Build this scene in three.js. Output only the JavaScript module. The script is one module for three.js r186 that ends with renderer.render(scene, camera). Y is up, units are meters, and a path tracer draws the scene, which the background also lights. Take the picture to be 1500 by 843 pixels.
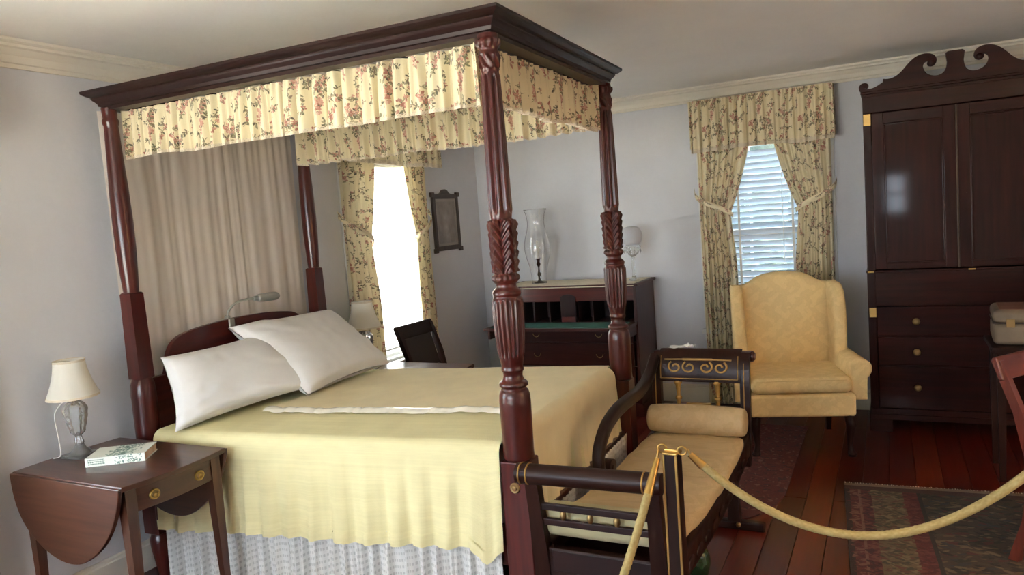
import * as THREE from 'three';
import { RoundedBoxGeometry } from 'three/addons/geometries/RoundedBoxGeometry.js';
import { mergeGeometries, mergeVertices, toCreasedNormals } from 'three/addons/utils/BufferGeometryUtils.js';
import { RectAreaLightUniformsLib } from 'three/addons/lights/RectAreaLightUniformsLib.js';

// ------------------------------------------------------------------ camera, sky, lights, exposure
const scene = new THREE.Scene();
const camera = new THREE.PerspectiveCamera(2 * Math.atan(421.5 / 1086.55) * 180 / Math.PI, 1500 / 843, 0.05, 200);
camera.rotation.order = 'YXZ';
camera.position.set(3.3771, 1.62, 6.0505);
camera.rotation.set(-0.091, 0.4723, -0.0749);
scene.add(camera);
const renderer = new THREE.WebGLRenderer();
renderer.toneMapping = THREE.LinearToneMapping;
renderer.toneMappingExposure = 1.4;
renderer.shadowMap.enabled = true;
RectAreaLightUniformsLib.init();
scene.background = new THREE.Color().setRGB(0.86, 0.97, 1.12);
scene.backgroundIntensity = 14;
const sun = new THREE.DirectionalLight(new THREE.Color().setRGB(1, 0.95, 0.86), 100);   // high over the far side of the house: it lights the pale bounce ground outside, none of the windows face it
sun.position.set(14, 24, 3); sun.target.position.set(0, 0, 3); sun.castShadow = true; sun.shadow.mapSize.set(2048, 2048);
Object.assign(sun.shadow.camera, { left: -20, right: 20, top: 20, bottom: -20, near: 1, far: 70 }); sun.name = 'sun'; scene.add(sun, sun.target);

// ------------------------------------------------------------------ small tools
let seed = 7;
const rnd = () => { seed = (seed * 1664525 + 1013904223) >>> 0; return seed / 4294967296; };
const lerp = (a, b, t) => a + (b - a) * t, clamp = (x, a, b) => Math.min(b, Math.max(a, x));
const sstep = (a, b, x) => { const t = clamp((x - a) / (b - a), 0, 1); return t * t * (3 - 2 * t); };
const hash = (x, y, s) => { let h = (x * 374761393 + y * 668265263 + s * 974711) | 0; h = Math.imul(h ^ (h >>> 13), 1274126177); return ((h ^ (h >>> 16)) >>> 0) / 4294967296; };
function vnoise(x, y, px, py, s = 0) {   // value noise, tiling with period px, py
  const xi = Math.floor(x), yi = Math.floor(y), fx = x - xi, fy = y - yi, m = (a, n) => ((a % n) + n) % n;
  const u = fx * fx * (3 - 2 * fx), v = fy * fy * (3 - 2 * fy);
  const a = hash(m(xi, px), m(yi, py), s), b = hash(m(xi + 1, px), m(yi, py), s), c = hash(m(xi, px), m(yi + 1, py), s), d = hash(m(xi + 1, px), m(yi + 1, py), s);
  return lerp(lerp(a, b, u), lerp(c, d, u), v);
}
function fbm(u, v, fx, fy, oct = 4, s = 0) { let t = 0, a = 0.5; for (let i = 0; i < oct; i++) { t += a * vnoise(u * fx, v * fy, fx, fy, s + i * 17); fx *= 2; fy *= 2; a *= 0.5; } return t / (1 - Math.pow(0.5, oct)); }
const n1 = (x, s = 0) => vnoise(x, 0.5, 4096, 1, s) * 2 - 1;

function tex(w, h, fn, srgb = true) {
  const d = new Uint8Array(w * h * 4);
  for (let j = 0; j < h; j++) for (let i = 0; i < w; i++) { const c = fn((i + 0.5) / w, (j + 0.5) / h), o = (j * w + i) * 4; d[o] = clamp(c[0], 0, 255); d[o + 1] = clamp(c[1], 0, 255); d[o + 2] = clamp(c[2], 0, 255); d[o + 3] = 255; }
  const t = new THREE.DataTexture(d, w, h); t.wrapS = t.wrapT = THREE.RepeatWrapping; t.magFilter = THREE.LinearFilter; t.minFilter = THREE.LinearFilter;
  if (srgb) t.colorSpace = THREE.SRGBColorSpace; t.needsUpdate = true; return t;
}
function canvasTex(w, h, paint, srgb = true) {
  const c = document.createElement('canvas'); c.width = w; c.height = h; paint(c.getContext('2d'), w, h);
  const t = new THREE.CanvasTexture(c); t.wrapS = t.wrapT = THREE.RepeatWrapping; if (srgb) t.colorSpace = THREE.SRGBColorSpace; return t;
}
const rep = (t, x, y) => { const c = t.clone(); c.repeat.set(x, y); c.needsUpdate = true; return c; };

// ------------------------------------------------------------------ geometry tools
const V3 = (x, y, z) => new THREE.Vector3(x, y, z);
function clean(g) { for (const k of Object.keys(g.attributes)) if (!['position', 'normal', 'uv'].includes(k)) g.deleteAttribute(k); if (!g.attributes.normal) g.computeVertexNormals(); if (!g.attributes.uv) g.setAttribute('uv', new THREE.BufferAttribute(new Float32Array(g.attributes.position.count * 2), 2)); return g.index ? g.toNonIndexed() : g; }
const join = (...gs) => { gs = gs.flat(); return gs.length === 1 ? gs[0] : mergeGeometries(gs.map(clean)); };
// texture coordinates in metres from the shape's own axes; the grain (v) runs along the given axis
function metreUV(g, grain) {
  g = clean(g); const p = g.attributes.position, uv = new Float32Array(p.count * 2); g.computeBoundingBox(); const sz = g.boundingBox.getSize(V3(0, 0, 0));
  const ax = grain ? 'xyz'.indexOf(grain) : sz.x >= sz.y && sz.x >= sz.z ? 0 : sz.y >= sz.z ? 1 : 2;
  const a = V3(0, 0, 0), b = V3(0, 0, 0), c = V3(0, 0, 0), n = V3(0, 0, 0);
  for (let i = 0; i < p.count; i += 3) {
    a.fromBufferAttribute(p, i); b.fromBufferAttribute(p, i + 1); c.fromBufferAttribute(p, i + 2); n.copy(b).sub(a).cross(c.clone().sub(a));
    const m = [Math.abs(n.x), Math.abs(n.y), Math.abs(n.z)]; const k = m[0] > m[1] && m[0] > m[2] ? 0 : m[1] > m[2] ? 1 : 2;
    let o = [0, 1, 2].filter((q) => q !== k); if (o[0] === ax) o = [o[1], o[0]];
    [a, b, c].forEach((q, j) => { const e = q.toArray(); uv[(i + j) * 2] = e[o[0]] + k * 0.37; uv[(i + j) * 2 + 1] = e[o[1]]; });
  }
  g.setAttribute('uv', new THREE.BufferAttribute(uv, 2)); return g;
}
function bx(x0, x1, y0, y1, z0, z1, r = 0, grain) {
  const w = Math.abs(x1 - x0), h = Math.abs(y1 - y0), d = Math.abs(z1 - z0);
  const g = r ? new RoundedBoxGeometry(w, h, d, 2, Math.min(r, w / 2.01, h / 2.01, d / 2.01)) : new THREE.BoxGeometry(w, h, d);
  g.translate((x0 + x1) / 2, (y0 + y1) / 2, (z0 + z1) / 2); return metreUV(g, grain);
}
function lathe(pts, seg = 32, x = 0, y = 0, z = 0) { const g = new THREE.LatheGeometry(pts.map(([r, h]) => new THREE.Vector2(Math.max(r, 0.0001), h)), seg); g.translate(x, y, z); return g; }
// smooth closed profile through [radius, height] pairs
function smooth(pts, n = 8) { const c = new THREE.CatmullRomCurve3(pts.map(([r, h]) => V3(r, h, 0)), false, 'centripetal'); return c.getPoints(n * (pts.length - 1)).map((p) => [p.x, p.y]); }
function tube(pts, r, seg = 24, rad = 8, closed = false) { return new THREE.TubeGeometry(new THREE.CatmullRomCurve3(pts.map((p) => V3(...p)), closed, 'centripetal'), seg, r, rad, closed); }
function rod(a, b, r0, r1 = r0, seg = 12) { const A = V3(...a), B = V3(...b), d = B.clone().sub(A), g = new THREE.CylinderGeometry(r1, r0, d.length(), seg); g.applyQuaternion(new THREE.Quaternion().setFromUnitVectors(V3(0, 1, 0), d.clone().normalize())); g.translate(...A.add(B).multiplyScalar(0.5).toArray()); return g; }
// a square bar through sections [x, y, z, half x, half z]
function taper(secs) {
  const pos = []; const q = secs.map(([x, y, z, a, b]) => [[x - a, y, z - b], [x + a, y, z - b], [x + a, y, z + b], [x - a, y, z + b]]);
  const quad = (a, b, c, d) => pos.push(...a, ...b, ...c, ...a, ...c, ...d);
  for (let i = 0; i + 1 < q.length; i++) for (let k = 0; k < 4; k++) { const l = (k + 1) % 4; quad(q[i][k], q[i + 1][k], q[i + 1][l], q[i][l]); }
  const f = q[0], e = q[q.length - 1]; quad(f[0], f[1], f[2], f[3]); quad(e[3], e[2], e[1], e[0]);
  const g = new THREE.BufferGeometry(); g.setAttribute('position', new THREE.Float32BufferAttribute(pos, 3)); g.computeVertexNormals(); return metreUV(g, 'y');
}
function extr(shape, depth, bevel = 0, curve = 10) { return new THREE.ExtrudeGeometry(shape, { depth, bevelEnabled: bevel > 0, bevelSize: bevel, bevelThickness: bevel, bevelSegments: 2, curveSegments: curve }); }
const poly = (pts) => { const s = new THREE.Shape(); pts.forEach(([x, y], i) => i ? s.lineTo(x, y) : s.moveTo(x, y)); s.closePath(); return s; };
// a grid surface; f(u, v) -> [x, y, z], t(u, v) -> [s, t] in metres
function grid(nu, nv, f, t, closedU = false) {
  const pos = [], uv = [], idx = [];
  for (let j = 0; j <= nv; j++) for (let i = 0; i <= nu; i++) { pos.push(...f(i / nu, j / nv)); uv.push(...(t ? t(i / nu, j / nv) : [i / nu, j / nv])); }
  for (let j = 0; j < nv; j++) for (let i = 0; i < nu; i++) { const a = j * (nu + 1) + i, b = a + 1, c = a + nu + 1, d = c + 1; idx.push(a, c, b, b, c, d); }
  const g = new THREE.BufferGeometry(); g.setAttribute('position', new THREE.Float32BufferAttribute(pos, 3)); g.setAttribute('uv', new THREE.Float32BufferAttribute(uv, 2)); g.setIndex(idx); g.computeVertexNormals();
  if (closedU) { const n = g.attributes.normal; for (let j = 0; j <= nv; j++) { const a = j * (nu + 1), b = a + nu; const v = V3(n.getX(a) + n.getX(b), n.getY(a) + n.getY(b), n.getZ(a) + n.getZ(b)).normalize(); n.setXYZ(a, v.x, v.y, v.z); n.setXYZ(b, v.x, v.y, v.z); } }
  return g;
}
// a moulding carried round a rectangle with mitred corners; profile [outward, y], half sizes a, b
function frameSweep(profile, a, b) {
  const pos = [], S = [[-1, -1], [1, -1], [1, 1], [-1, 1]];
  for (let k = 0; k < 4; k++) {
    const s = S[k], e = S[(k + 1) % 4];
    for (let i = 0; i < profile.length; i++) {
      const [o, y] = profile[i], [p, h] = profile[(i + 1) % profile.length], P = (c, q, w) => [c[0] * (a + q), w, c[1] * (b + q)];
      const A = P(s, o, y), B = P(e, o, y), C = P(e, p, h), D = P(s, p, h); pos.push(...A, ...C, ...B, ...A, ...D, ...C);
    }
  }
  const g = new THREE.BufferGeometry(); g.setAttribute('position', new THREE.Float32BufferAttribute(pos, 3)); g.computeVertexNormals(); return metreUV(g);
}
// turned post with carving: rings [y, r], extra(theta, y) adds to the radius
function turned(rings, extra, seg = 48, step = 0.006) {
  const ys = []; for (let i = 0; i + 1 < rings.length; i++) { const n = Math.max(1, Math.ceil((rings[i + 1][0] - rings[i][0]) / step)); for (let k = 0; k < n; k++) ys.push([lerp(rings[i][0], rings[i + 1][0], k / n), lerp(rings[i][1], rings[i + 1][1], k / n)]); }
  ys.push(rings[rings.length - 1]);
  return grid(seg, ys.length - 1, (u, v) => { const [y, r0] = ys[Math.round(v * (ys.length - 1))], th = -u * Math.PI * 2, r = r0 + (extra ? extra(((u % 1) + 1) % 1 * Math.PI * 2, y) : 0); return [Math.cos(th) * r, y, Math.sin(th) * r]; }, (u, v) => [u * 0.3, ys[Math.round(v * (ys.length - 1))][0]], true);
}

// ------------------------------------------------------------------ scene tools
const used = new Map();
function numbered(n) { const k = used.get(n) || 0; used.set(n, k + 1); return k ? `${n}_${String(k).padStart(3, '0')}` : n; }
function thing(name, label, category, base = [0, 0, 0], turn = 0, group) {
  const o = new THREE.Group(); o.name = numbered(name); o.position.set(...base); o.rotation.y = turn; o.userData = { label, category }; if (group) o.userData.group = group;
  scene.add(o); o.updateMatrixWorld(true); return o;
}
function structure(name) { const o = new THREE.Group(); o.name = name; o.userData = { kind: 'structure' }; scene.add(o); return o; }
function mesh(name, g, m, parent = scene) { const o = new THREE.Mesh(g, m); o.name = name; o.castShadow = o.receiveShadow = true; parent.add(o); return o; }
// a part whose shape is given in the room's axes
function part(name, g, m, parent, label) { parent.updateWorldMatrix(true, false); g = g.clone(); g.applyMatrix4(parent.matrixWorld.clone().invert()); const o = mesh(name, g, m, parent); if (label) o.userData.label = label; return o; }
const lpart = (name, g, m, parent, label) => { const o = mesh(name, g, m, parent); if (label) o.userData.label = label; return o; };
const single = (name, g, m, label, category, group) => { const o = mesh(numbered(name), g, m); o.userData = { label, category }; if (group) o.userData.group = group; return o; };
const shell = (name, g, m) => { const o = mesh(name, g, m); o.userData = { kind: 'structure' }; return o; };
const place = (g, x, y, z, ry = 0, rx = 0, rz = 0) => { g = g.clone(); g.applyMatrix4(new THREE.Matrix4().makeRotationFromEuler(new THREE.Euler(rx, ry, rz, 'YXZ')).setPosition(x, y, z)); return g; };

// ------------------------------------------------------------------ materials
const woodTex = (a, b, s, w = 256, h = 512) => tex(w, h, (u, v) => {
  const warp = fbm(u, v, 4, 2, 3, s) * 0.25, g = fbm(u + warp * 0.15, v, 64, 3, 3, s + 5), l = fbm(u, v, 8, 2, 3, s + 9), f = vnoise(u * 128, v * 16, 128, 16, s + 3);
  const t = clamp(g * 0.75 + l * 0.5 - 0.2 + (f - 0.5) * 0.15, 0, 1); return [lerp(a[0], b[0], t), lerp(a[1], b[1], t), lerp(a[2], b[2], t)];
});
const std = (o) => new THREE.MeshPhysicalMaterial(o);
const M = {};
M.mahogany = std({ map: woodTex([54, 16, 14], [96, 34, 26], 1), roughness: 0.3, specularIntensity: 0.8, clearcoat: 0.35, clearcoatRoughness: 0.14 });
M.darkMahogany = std({ map: woodTex([26, 12, 11], [46, 22, 19], 2), roughness: 0.4, specularIntensity: 0.5, clearcoat: 0.1, clearcoatRoughness: 0.2 });
M.tableWood = std({ map: woodTex([58, 32, 24], [100, 62, 45], 3), roughness: 0.36, specularIntensity: 0.8, clearcoat: 0.3, clearcoatRoughness: 0.16 });
M.armoireWood = std({ map: woodTex([32, 11, 9], [58, 22, 17], 4), roughness: 0.5, specularIntensity: 0.2, clearcoat: 0.5, clearcoatRoughness: 0.07 });
M.deskWood = std({ map: woodTex([46, 18, 15], [78, 34, 26], 5), roughness: 0.42, specularIntensity: 0.6, clearcoat: 0.12, clearcoatRoughness: 0.2 });
M.blackWood = std({ map: woodTex([32, 16, 12], [56, 29, 21], 6), roughness: 0.42, specularIntensity: 0.4, clearcoat: 0.08, clearcoatRoughness: 0.2 });
M.redWood = std({ map: woodTex([84, 34, 26], [128, 60, 44], 8), roughness: 0.4, clearcoat: 0.3, clearcoatRoughness: 0.2 });
M.floorWood = [0, 1, 2, 3].map((i) => std({ map: woodTex([[62, 17, 10], [68, 20, 11], [56, 16, 10], [80, 28, 13]][i], [[88, 28, 16], [96, 32, 18], [80, 25, 15], [112, 44, 21]][i], 20 + i), roughness: 0.32, specularIntensity: 0.5, clearcoat: 0.15, clearcoatRoughness: 0.2 }));
const plasterBump = tex(256, 256, (u, v) => { const t = fbm(u, v, 24, 24, 4, 3) * 255; return [t, t, t]; }, false);
M.wall = std({ map: tex(256, 256, (u, v) => { const t = (fbm(u, v, 6, 6, 4, 11) - 0.5) * 7; return [214 + t, 215 + t, 219 + t]; }), roughness: 0.85, bumpMap: plasterBump, bumpScale: 0.0012 });
M.ceiling = std({ map: tex(256, 256, (u, v) => { const t = (fbm(u, v, 5, 5, 4, 12) - 0.5) * 6; return [240 + t, 237 + t, 231 + t]; }), roughness: 0.9, bumpMap: plasterBump, bumpScale: 0.001 });
M.trim = std({ color: new THREE.Color('rgb(232,226,212)'), roughness: 0.5 });
M.windowPaint = std({ color: new THREE.Color('rgb(228,228,222)'), roughness: 0.45 });
M.pane = std({ color: 0xffffff, transmission: 1, thickness: 0, roughness: 0, ior: 1.5 });
M.glass = std({ color: 0xffffff, transmission: 1, thickness: 0, roughness: 0.02, ior: 1.5 });
M.solidGlass = std({ color: 0xffffff, transmission: 1, thickness: 0.01, roughness: 0.0, ior: 1.5 });
M.crystal = std({ color: new THREE.Color('rgb(240,243,244)'), transmission: 0.85, thickness: 0.03, roughness: 0.07, ior: 1.5 });
M.frosted = std({ color: new THREE.Color('rgb(235,235,238)'), transmission: 0.45, thickness: 0, roughness: 0.9 });
M.brass = std({ color: new THREE.Color('rgb(190,156,92)'), metalness: 1, roughness: 0.32 });
M.oldBrass = std({ color: new THREE.Color('rgb(150,124,82)'), metalness: 0.9, roughness: 0.42 });
M.darkBronze = std({ color: new THREE.Color('rgb(70,58,48)'), metalness: 0.8, roughness: 0.4 });
M.gilt = std({ color: new THREE.Color('rgb(172,136,74)'), metalness: 0.55, roughness: 0.42 });
M.steel = std({ color: new THREE.Color('rgb(176,176,166)'), metalness: 0.55, roughness: 0.38 });
const weave = tex(128, 128, (u, v) => { const t = 128 + 60 * Math.sin(u * Math.PI * 64) * Math.sin(v * Math.PI * 64) + (hash(Math.floor(u * 128), Math.floor(v * 128), 5) - 0.5) * 90; return [t, t, t]; }, false);
const cloth = (o) => std({ roughness: 0.95, sheen: 0.25, sheenRoughness: 0.6, ...o });
const spots = (c, d, f, s, w = 256) => tex(w, w, (u, v) => { const t = (fbm(u, v, f, f, 4, s) - 0.5) * d; return [c[0] + t, c[1] + t, c[2] + t]; });
M.pillow = cloth({ map: spots([236, 234, 230], 8, 6, 31), bumpMap: rep(weave, 6, 6), bumpScale: 0.0006 });
M.yellowBlanket = cloth({ map: rep(tex(256, 256, (u, v) => { const t = (fbm(u, v, 8, 8, 4, 33) - 0.5) * 12 + (vnoise(u * 2, v * 128, 2, 128, 8) - 0.5) * 8; return [227 + t, 217 + t, 166 + t]; }), 1.5, 1.5), bumpMap: rep(weave, 8, 8), bumpScale: 0.0012 });
M.beigeBlanket = cloth({ map: rep(tex(256, 256, (u, v) => { const t = (fbm(u, v, 8, 8, 4, 35) - 0.5) * 12; return [235 + t, 220 + t, 178 + t]; }), 1.5, 1.5), bumpMap: rep(weave, 8, 8), bumpScale: 0.0012 });
M.satin = std({ color: new THREE.Color('rgb(248,241,220)'), roughness: 0.2, sheen: 0.5, sheenRoughness: 0.3 });
M.lace = cloth({ map: rep(tex(256, 256, (u, v) => { const r = Math.sin(v * Math.PI * 24), k = r > 0.2 ? (Math.sin(u * Math.PI * 48) > -0.1 ? -22 : 4) : 6, t = (fbm(u, v, 8, 8, 3, 37) - 0.5) * 10; return [218 + k + t, 217 + k + t, 212 + k + t]; }), 3, 3), transmission: 0.12, thickness: 0 });
M.headCurtain = cloth({ map: spots([234, 225, 213], 8, 6, 39), bumpMap: rep(weave, 6, 6), bumpScale: 0.0008, transmission: 0.12, thickness: 0 });
M.shade = cloth({ color: new THREE.Color('rgb(240,236,222)'), transmission: 0.3, thickness: 0 });
M.plaster = std({ color: new THREE.Color('rgb(240,238,232)'), roughness: 0.6 });
// printed chintz: cream cotton with sprays of dusty red flowers and olive leaves
const chintz = canvasTex(1024, 1024, (c, w, h) => {
  seed = 99; c.fillStyle = 'rgb(230,218,182)'; c.fillRect(0, 0, w, h);
  const at = (x, y, f) => { for (const dx of [-w, 0, w]) for (const dy of [-h, 0, h]) { if (x + dx < -90 || x + dx > w + 90 || y + dy < -90 || y + dy > h + 90) continue; c.save(); c.translate(x + dx, y + dy); f(); c.restore(); } };
  const leaf = (x, y, a, s, col) => at(x, y, () => { c.rotate(a); c.fillStyle = col; c.beginPath(); c.moveTo(0, 0); c.quadraticCurveTo(s * 0.5, -s * 0.42, s, 0); c.quadraticCurveTo(s * 0.5, s * 0.42, 0, 0); c.fill(); });
  const G = ['rgb(130,128,100)', 'rgb(154,148,118)', 'rgb(110,106,86)', 'rgb(172,162,130)', 'rgb(142,124,104)', 'rgb(104,96,82)'], R = ['rgb(188,136,118)', 'rgb(204,158,138)', 'rgb(170,116,100)', 'rgb(216,182,160)', 'rgb(196,146,128)'];
  const blot = (px, py, s, n, cols) => { for (let q = 0; q < n; q++) { const t = rnd() * 6.28, r = Math.sqrt(rnd()) * s, col = cols[Math.floor(rnd() * cols.length)], e = s * (0.2 + rnd() * 0.2); at(px + Math.cos(t) * r, py + Math.sin(t) * r, () => { c.fillStyle = col; c.beginPath(); c.ellipse(0, 0, e, e * 0.65, t, 0, 6.28); c.fill(); }); } };
  const spray = (x, y, big) => {
    let a = rnd() * 6.28; const pts = [[x, y]];
    for (let i = 0; i < (big ? 11 : 7); i++) { a += (rnd() - 0.5) * 1.3; x += Math.cos(a) * 22; y += Math.sin(a) * 22; pts.push([x, y]); for (let q = 0; q < 3; q++) leaf(x + (rnd() - 0.5) * 12, y + (rnd() - 0.5) * 12, a + (rnd() - 0.5) * 4, 13 + rnd() * 22, G[Math.floor(rnd() * 6)]); }
    for (const dx of [-w, 0, w]) for (const dy of [-h, 0, h]) { c.strokeStyle = 'rgb(120,106,78)'; c.lineWidth = 3; c.beginPath(); pts.forEach(([p, q], i) => i ? c.lineTo(p + dx, q + dy) : c.moveTo(p + dx, q + dy)); c.stroke(); }
    for (let k = 0; k < (big ? 3 : 1); k++) { const [px, py] = pts[1 + Math.floor(rnd() * (pts.length - 2))]; blot(px, py, big ? 20 + rnd() * 18 : 10 + rnd() * 8, 14, R); }
    if (!big) blot(pts[4][0], pts[4][1], 9, 6, ['rgb(150,150,160)', 'rgb(168,160,150)', 'rgb(140,128,120)']);
  };
  for (let i = 0; i < 16; i++) spray((i % 4 + rnd() * 0.8) * 256, (Math.floor(i / 4) + rnd() * 0.8) * 256, true);
  for (let i = 0; i < 40; i++) spray(rnd() * w, rnd() * h, false);
});
M.chintz = cloth({ map: rep(chintz, 1.6, 1.6), bumpMap: rep(weave, 10, 10), bumpScale: 0.0004, transmission: 0.07, thickness: 0 });
const damask = (c, d, s) => tex(512, 512, (u, v) => {
  const P = 2 * Math.PI, a = Math.sin(P * (u * 3 + 0.25 * Math.sin(P * v * 2))) * Math.cos(P * v * 2), b = Math.sin(P * u * 6 + 2 * Math.sin(P * v * 4)) * 0.5, t = (a + b + (fbm(u, v, 12, 12, 4, s) - 0.5) * 3 > 0.15 ? d : -d) * 0.5 + (fbm(u, v, 64, 64, 2, s) - 0.5) * 8; return [c[0] + t, c[1] + t, c[2] + t];
});
M.damask = cloth({ map: rep(damask([241, 212, 152], 6, 41), 2.4, 2.4), sheen: 0.35 });
M.silk = std({ map: rep(damask([196, 172, 130], 6, 43), 2, 2), roughness: 0.62, sheen: 0.4, sheenRoughness: 0.4 });
M.stripe = std({ map: rep(tex(128, 128, (u, v) => { const k = Math.sin((u + v) * Math.PI * 32) * 12; return [188 + k, 180 + k, 140 + k]; }), 6, 6), roughness: 0.7, sheen: 0.3 });
M.rope = std({ map: tex(64, 64, (u, v) => { const t = (fbm(u, v, 16, 16, 2, 51) - 0.5) * 36; return [166 + t, 147 + t, 94 + t]; }), roughness: 0.7, sheen: 0.4, sheenRoughness: 0.4 });
M.baize = cloth({ map: spots([44, 92, 84], 12, 16, 53) });
M.blackLeather = std({ color: new THREE.Color('rgb(50,38,34)'), roughness: 0.55 });
M.linen = cloth({ map: rep(tex(256, 256, (u, v) => { const k = Math.sin(u * Math.PI * 40) * Math.sin(v * Math.PI * 40) > 0.55 ? -26 : 0, t = (fbm(u, v, 8, 8, 3, 55) - 0.5) * 24; return [222 + k + t, 210 + k + t, 186 + k + t]; }), 4, 4) });
M.blindSlat = std({ color: new THREE.Color('rgb(206,220,230)'), roughness: 0.55, transmission: 0.04, thickness: 0 });
M.greenGlaze = std({ map: spots([34, 54, 32], 22, 6, 57), roughness: 0.25, clearcoat: 0.6 });
M.frameWood = std({ map: woodTex([52, 40, 34], [84, 66, 54], 9), roughness: 0.5 });
M.paper = std({ color: new THREE.Color('rgb(238,238,234)'), roughness: 0.8 });
M.bounceGround = std({ map: spots([206, 202, 190], 40, 8, 59), roughness: 1 });  // ground outside made pale to bounce daylight up to the ceiling
M.soil = std({ color: new THREE.Color('rgb(60,40,32)'), roughness: 0.9 });

// ------------------------------------------------------------------ the room
const H = 2.549, RX = 5.7, RZ = 7.7, T = 0.2;
const winY = [0.62, 2.13];
// windows: wall, centre along it, half width, heights
const leftWins = [[1.46, 0.42], [4.95, 0.42]], backWins = [[2.535, 0.42]], frontWins = [[0.8, 0.45], [1.95, 0.45], [3.5, 0.17, [1.25, 1.9]]];
function wallBoxes(len, wins, y0, y1) {   // panels in wall axes: x along, y up, z 0..-T
  const out = []; let x = 0;
  for (const [c, w, ys] of [...wins].sort((a, b) => a[0] - b[0])) { out.push([x, c - w, 0, H], [c - w, c + w, 0, ys ? ys[0] : y0], [c - w, c + w, ys ? ys[1] : y1, H]); x = c + w; }
  out.push([x, len, 0, H]); return out;
}
shell('wall_left', join(wallBoxes(RZ, leftWins, ...winY).map(([a, b, y0, y1]) => bx(-T, 0, y0, y1, a, b))), M.wall);
shell('wall_back', join(wallBoxes(RX, backWins, ...winY).map(([a, b, y0, y1]) => bx(a, b, y0, y1, -T, 0))), M.wall);
shell('wall_front', join(wallBoxes(RX, frontWins, ...winY).map(([a, b, y0, y1]) => bx(a, b, y0, y1, RZ, RZ + T))), M.wall);
shell('wall_right', bx(RX, RX + T, 0, H, -T, RZ + T), M.wall);
shell('ceiling', bx(-T, RX + T, H, H + T, -T, RZ + T), M.ceiling);
shell('ground', bx(-40, 45, -0.75, -0.6, -40, 45), M.bounceGround);
shell('added_dark_ground', bx(-3, 9, -0.6, -0.57, -7, -0.3), M.soil);  // dark ground added so the gaps of the back blind stay dark
const floor = structure('floor');
lpart('subfloor', bx(-T, RX + T, -0.25, -0.022, -T, RZ + T), M.soil, floor);
{
  const w = 0.134, n = Math.ceil(RX / w), shapes = [[0, 3.1], [3.1, 5.6], [5.6, RZ]], alt = [[0, 1.9], [1.9, 4.7], [4.7, RZ]];
  const cache = {};
  seed = 5;
  for (let i = 0; i < n; i++) for (const [k, [a, b]] of (i % 2 ? alt : shapes).entries()) {
    const key = `${i % 2}${k}`, g = cache[key] || (cache[key] = bx(0.0012, w - 0.0012, -0.022, 0, 0.001, b - a - 0.001, 0.002, 'z'));
    const o = mesh('plank', g, M.floorWood[Math.floor(rnd() * 4)], floor); o.position.set(i * w, -rnd() * 0.0012, a); o.scale.x = i === n - 1 ? (RX - i * w) / w : 1;
  }
}
// crown mouldings and baseboards run along each wall
const crownP = [[0, 0], [0.012, 0], [0.012, 0.018], [0.02, 0.022], [0.03, 0.05], [0.055, 0.075], [0.07, 0.08], [0.07, 0.092], [0.088, 0.1], [0.088, 0.113], [0, 0.113]];
const baseP = [[0, 0], [0.018, 0], [0.018, 0.125], [0.012, 0.13], [0.012, 0.142], [0.006, 0.15], [0, 0.15]];
const runs = { left: [0, 0, Math.PI / 2, RZ, true], back: [0, 0, 0, RX], right: [RX, 0, -Math.PI / 2, RZ], front: [RX, RZ, Math.PI, RX] };
let tn = 1;
for (const side of ['left', 'back', 'right', 'front']) {
  const [x, z, , len] = runs[side];
  const make = (P, y) => {   // profile [into the room, up] carried along the wall
    const g = new THREE.ExtrudeGeometry(poly(P), { depth: len, bevelEnabled: false });
    const m = new THREE.Matrix4();
    if (side === 'left') m.makeBasis(V3(1, 0, 0), V3(0, 1, 0), V3(0, 0, 1)).setPosition(0, y, 0);
    if (side === 'back') m.makeBasis(V3(0, 0, 1), V3(0, 1, 0), V3(-1, 0, 0)).setPosition(RX, y, 0);
    if (side === 'right') m.makeBasis(V3(-1, 0, 0), V3(0, 1, 0), V3(0, 0, -1)).setPosition(RX, y, RZ);
    if (side === 'front') m.makeBasis(V3(0, 0, -1), V3(0, 1, 0), V3(1, 0, 0)).setPosition(0, y, RZ);
    g.applyMatrix4(m); return g;
  };
  shell(`trim_${tn++}`, make(crownP, H - 0.1135), M.trim);
  shell(`baseboard_${side}`, make(baseP, 0.0005), M.trim);
}
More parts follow.
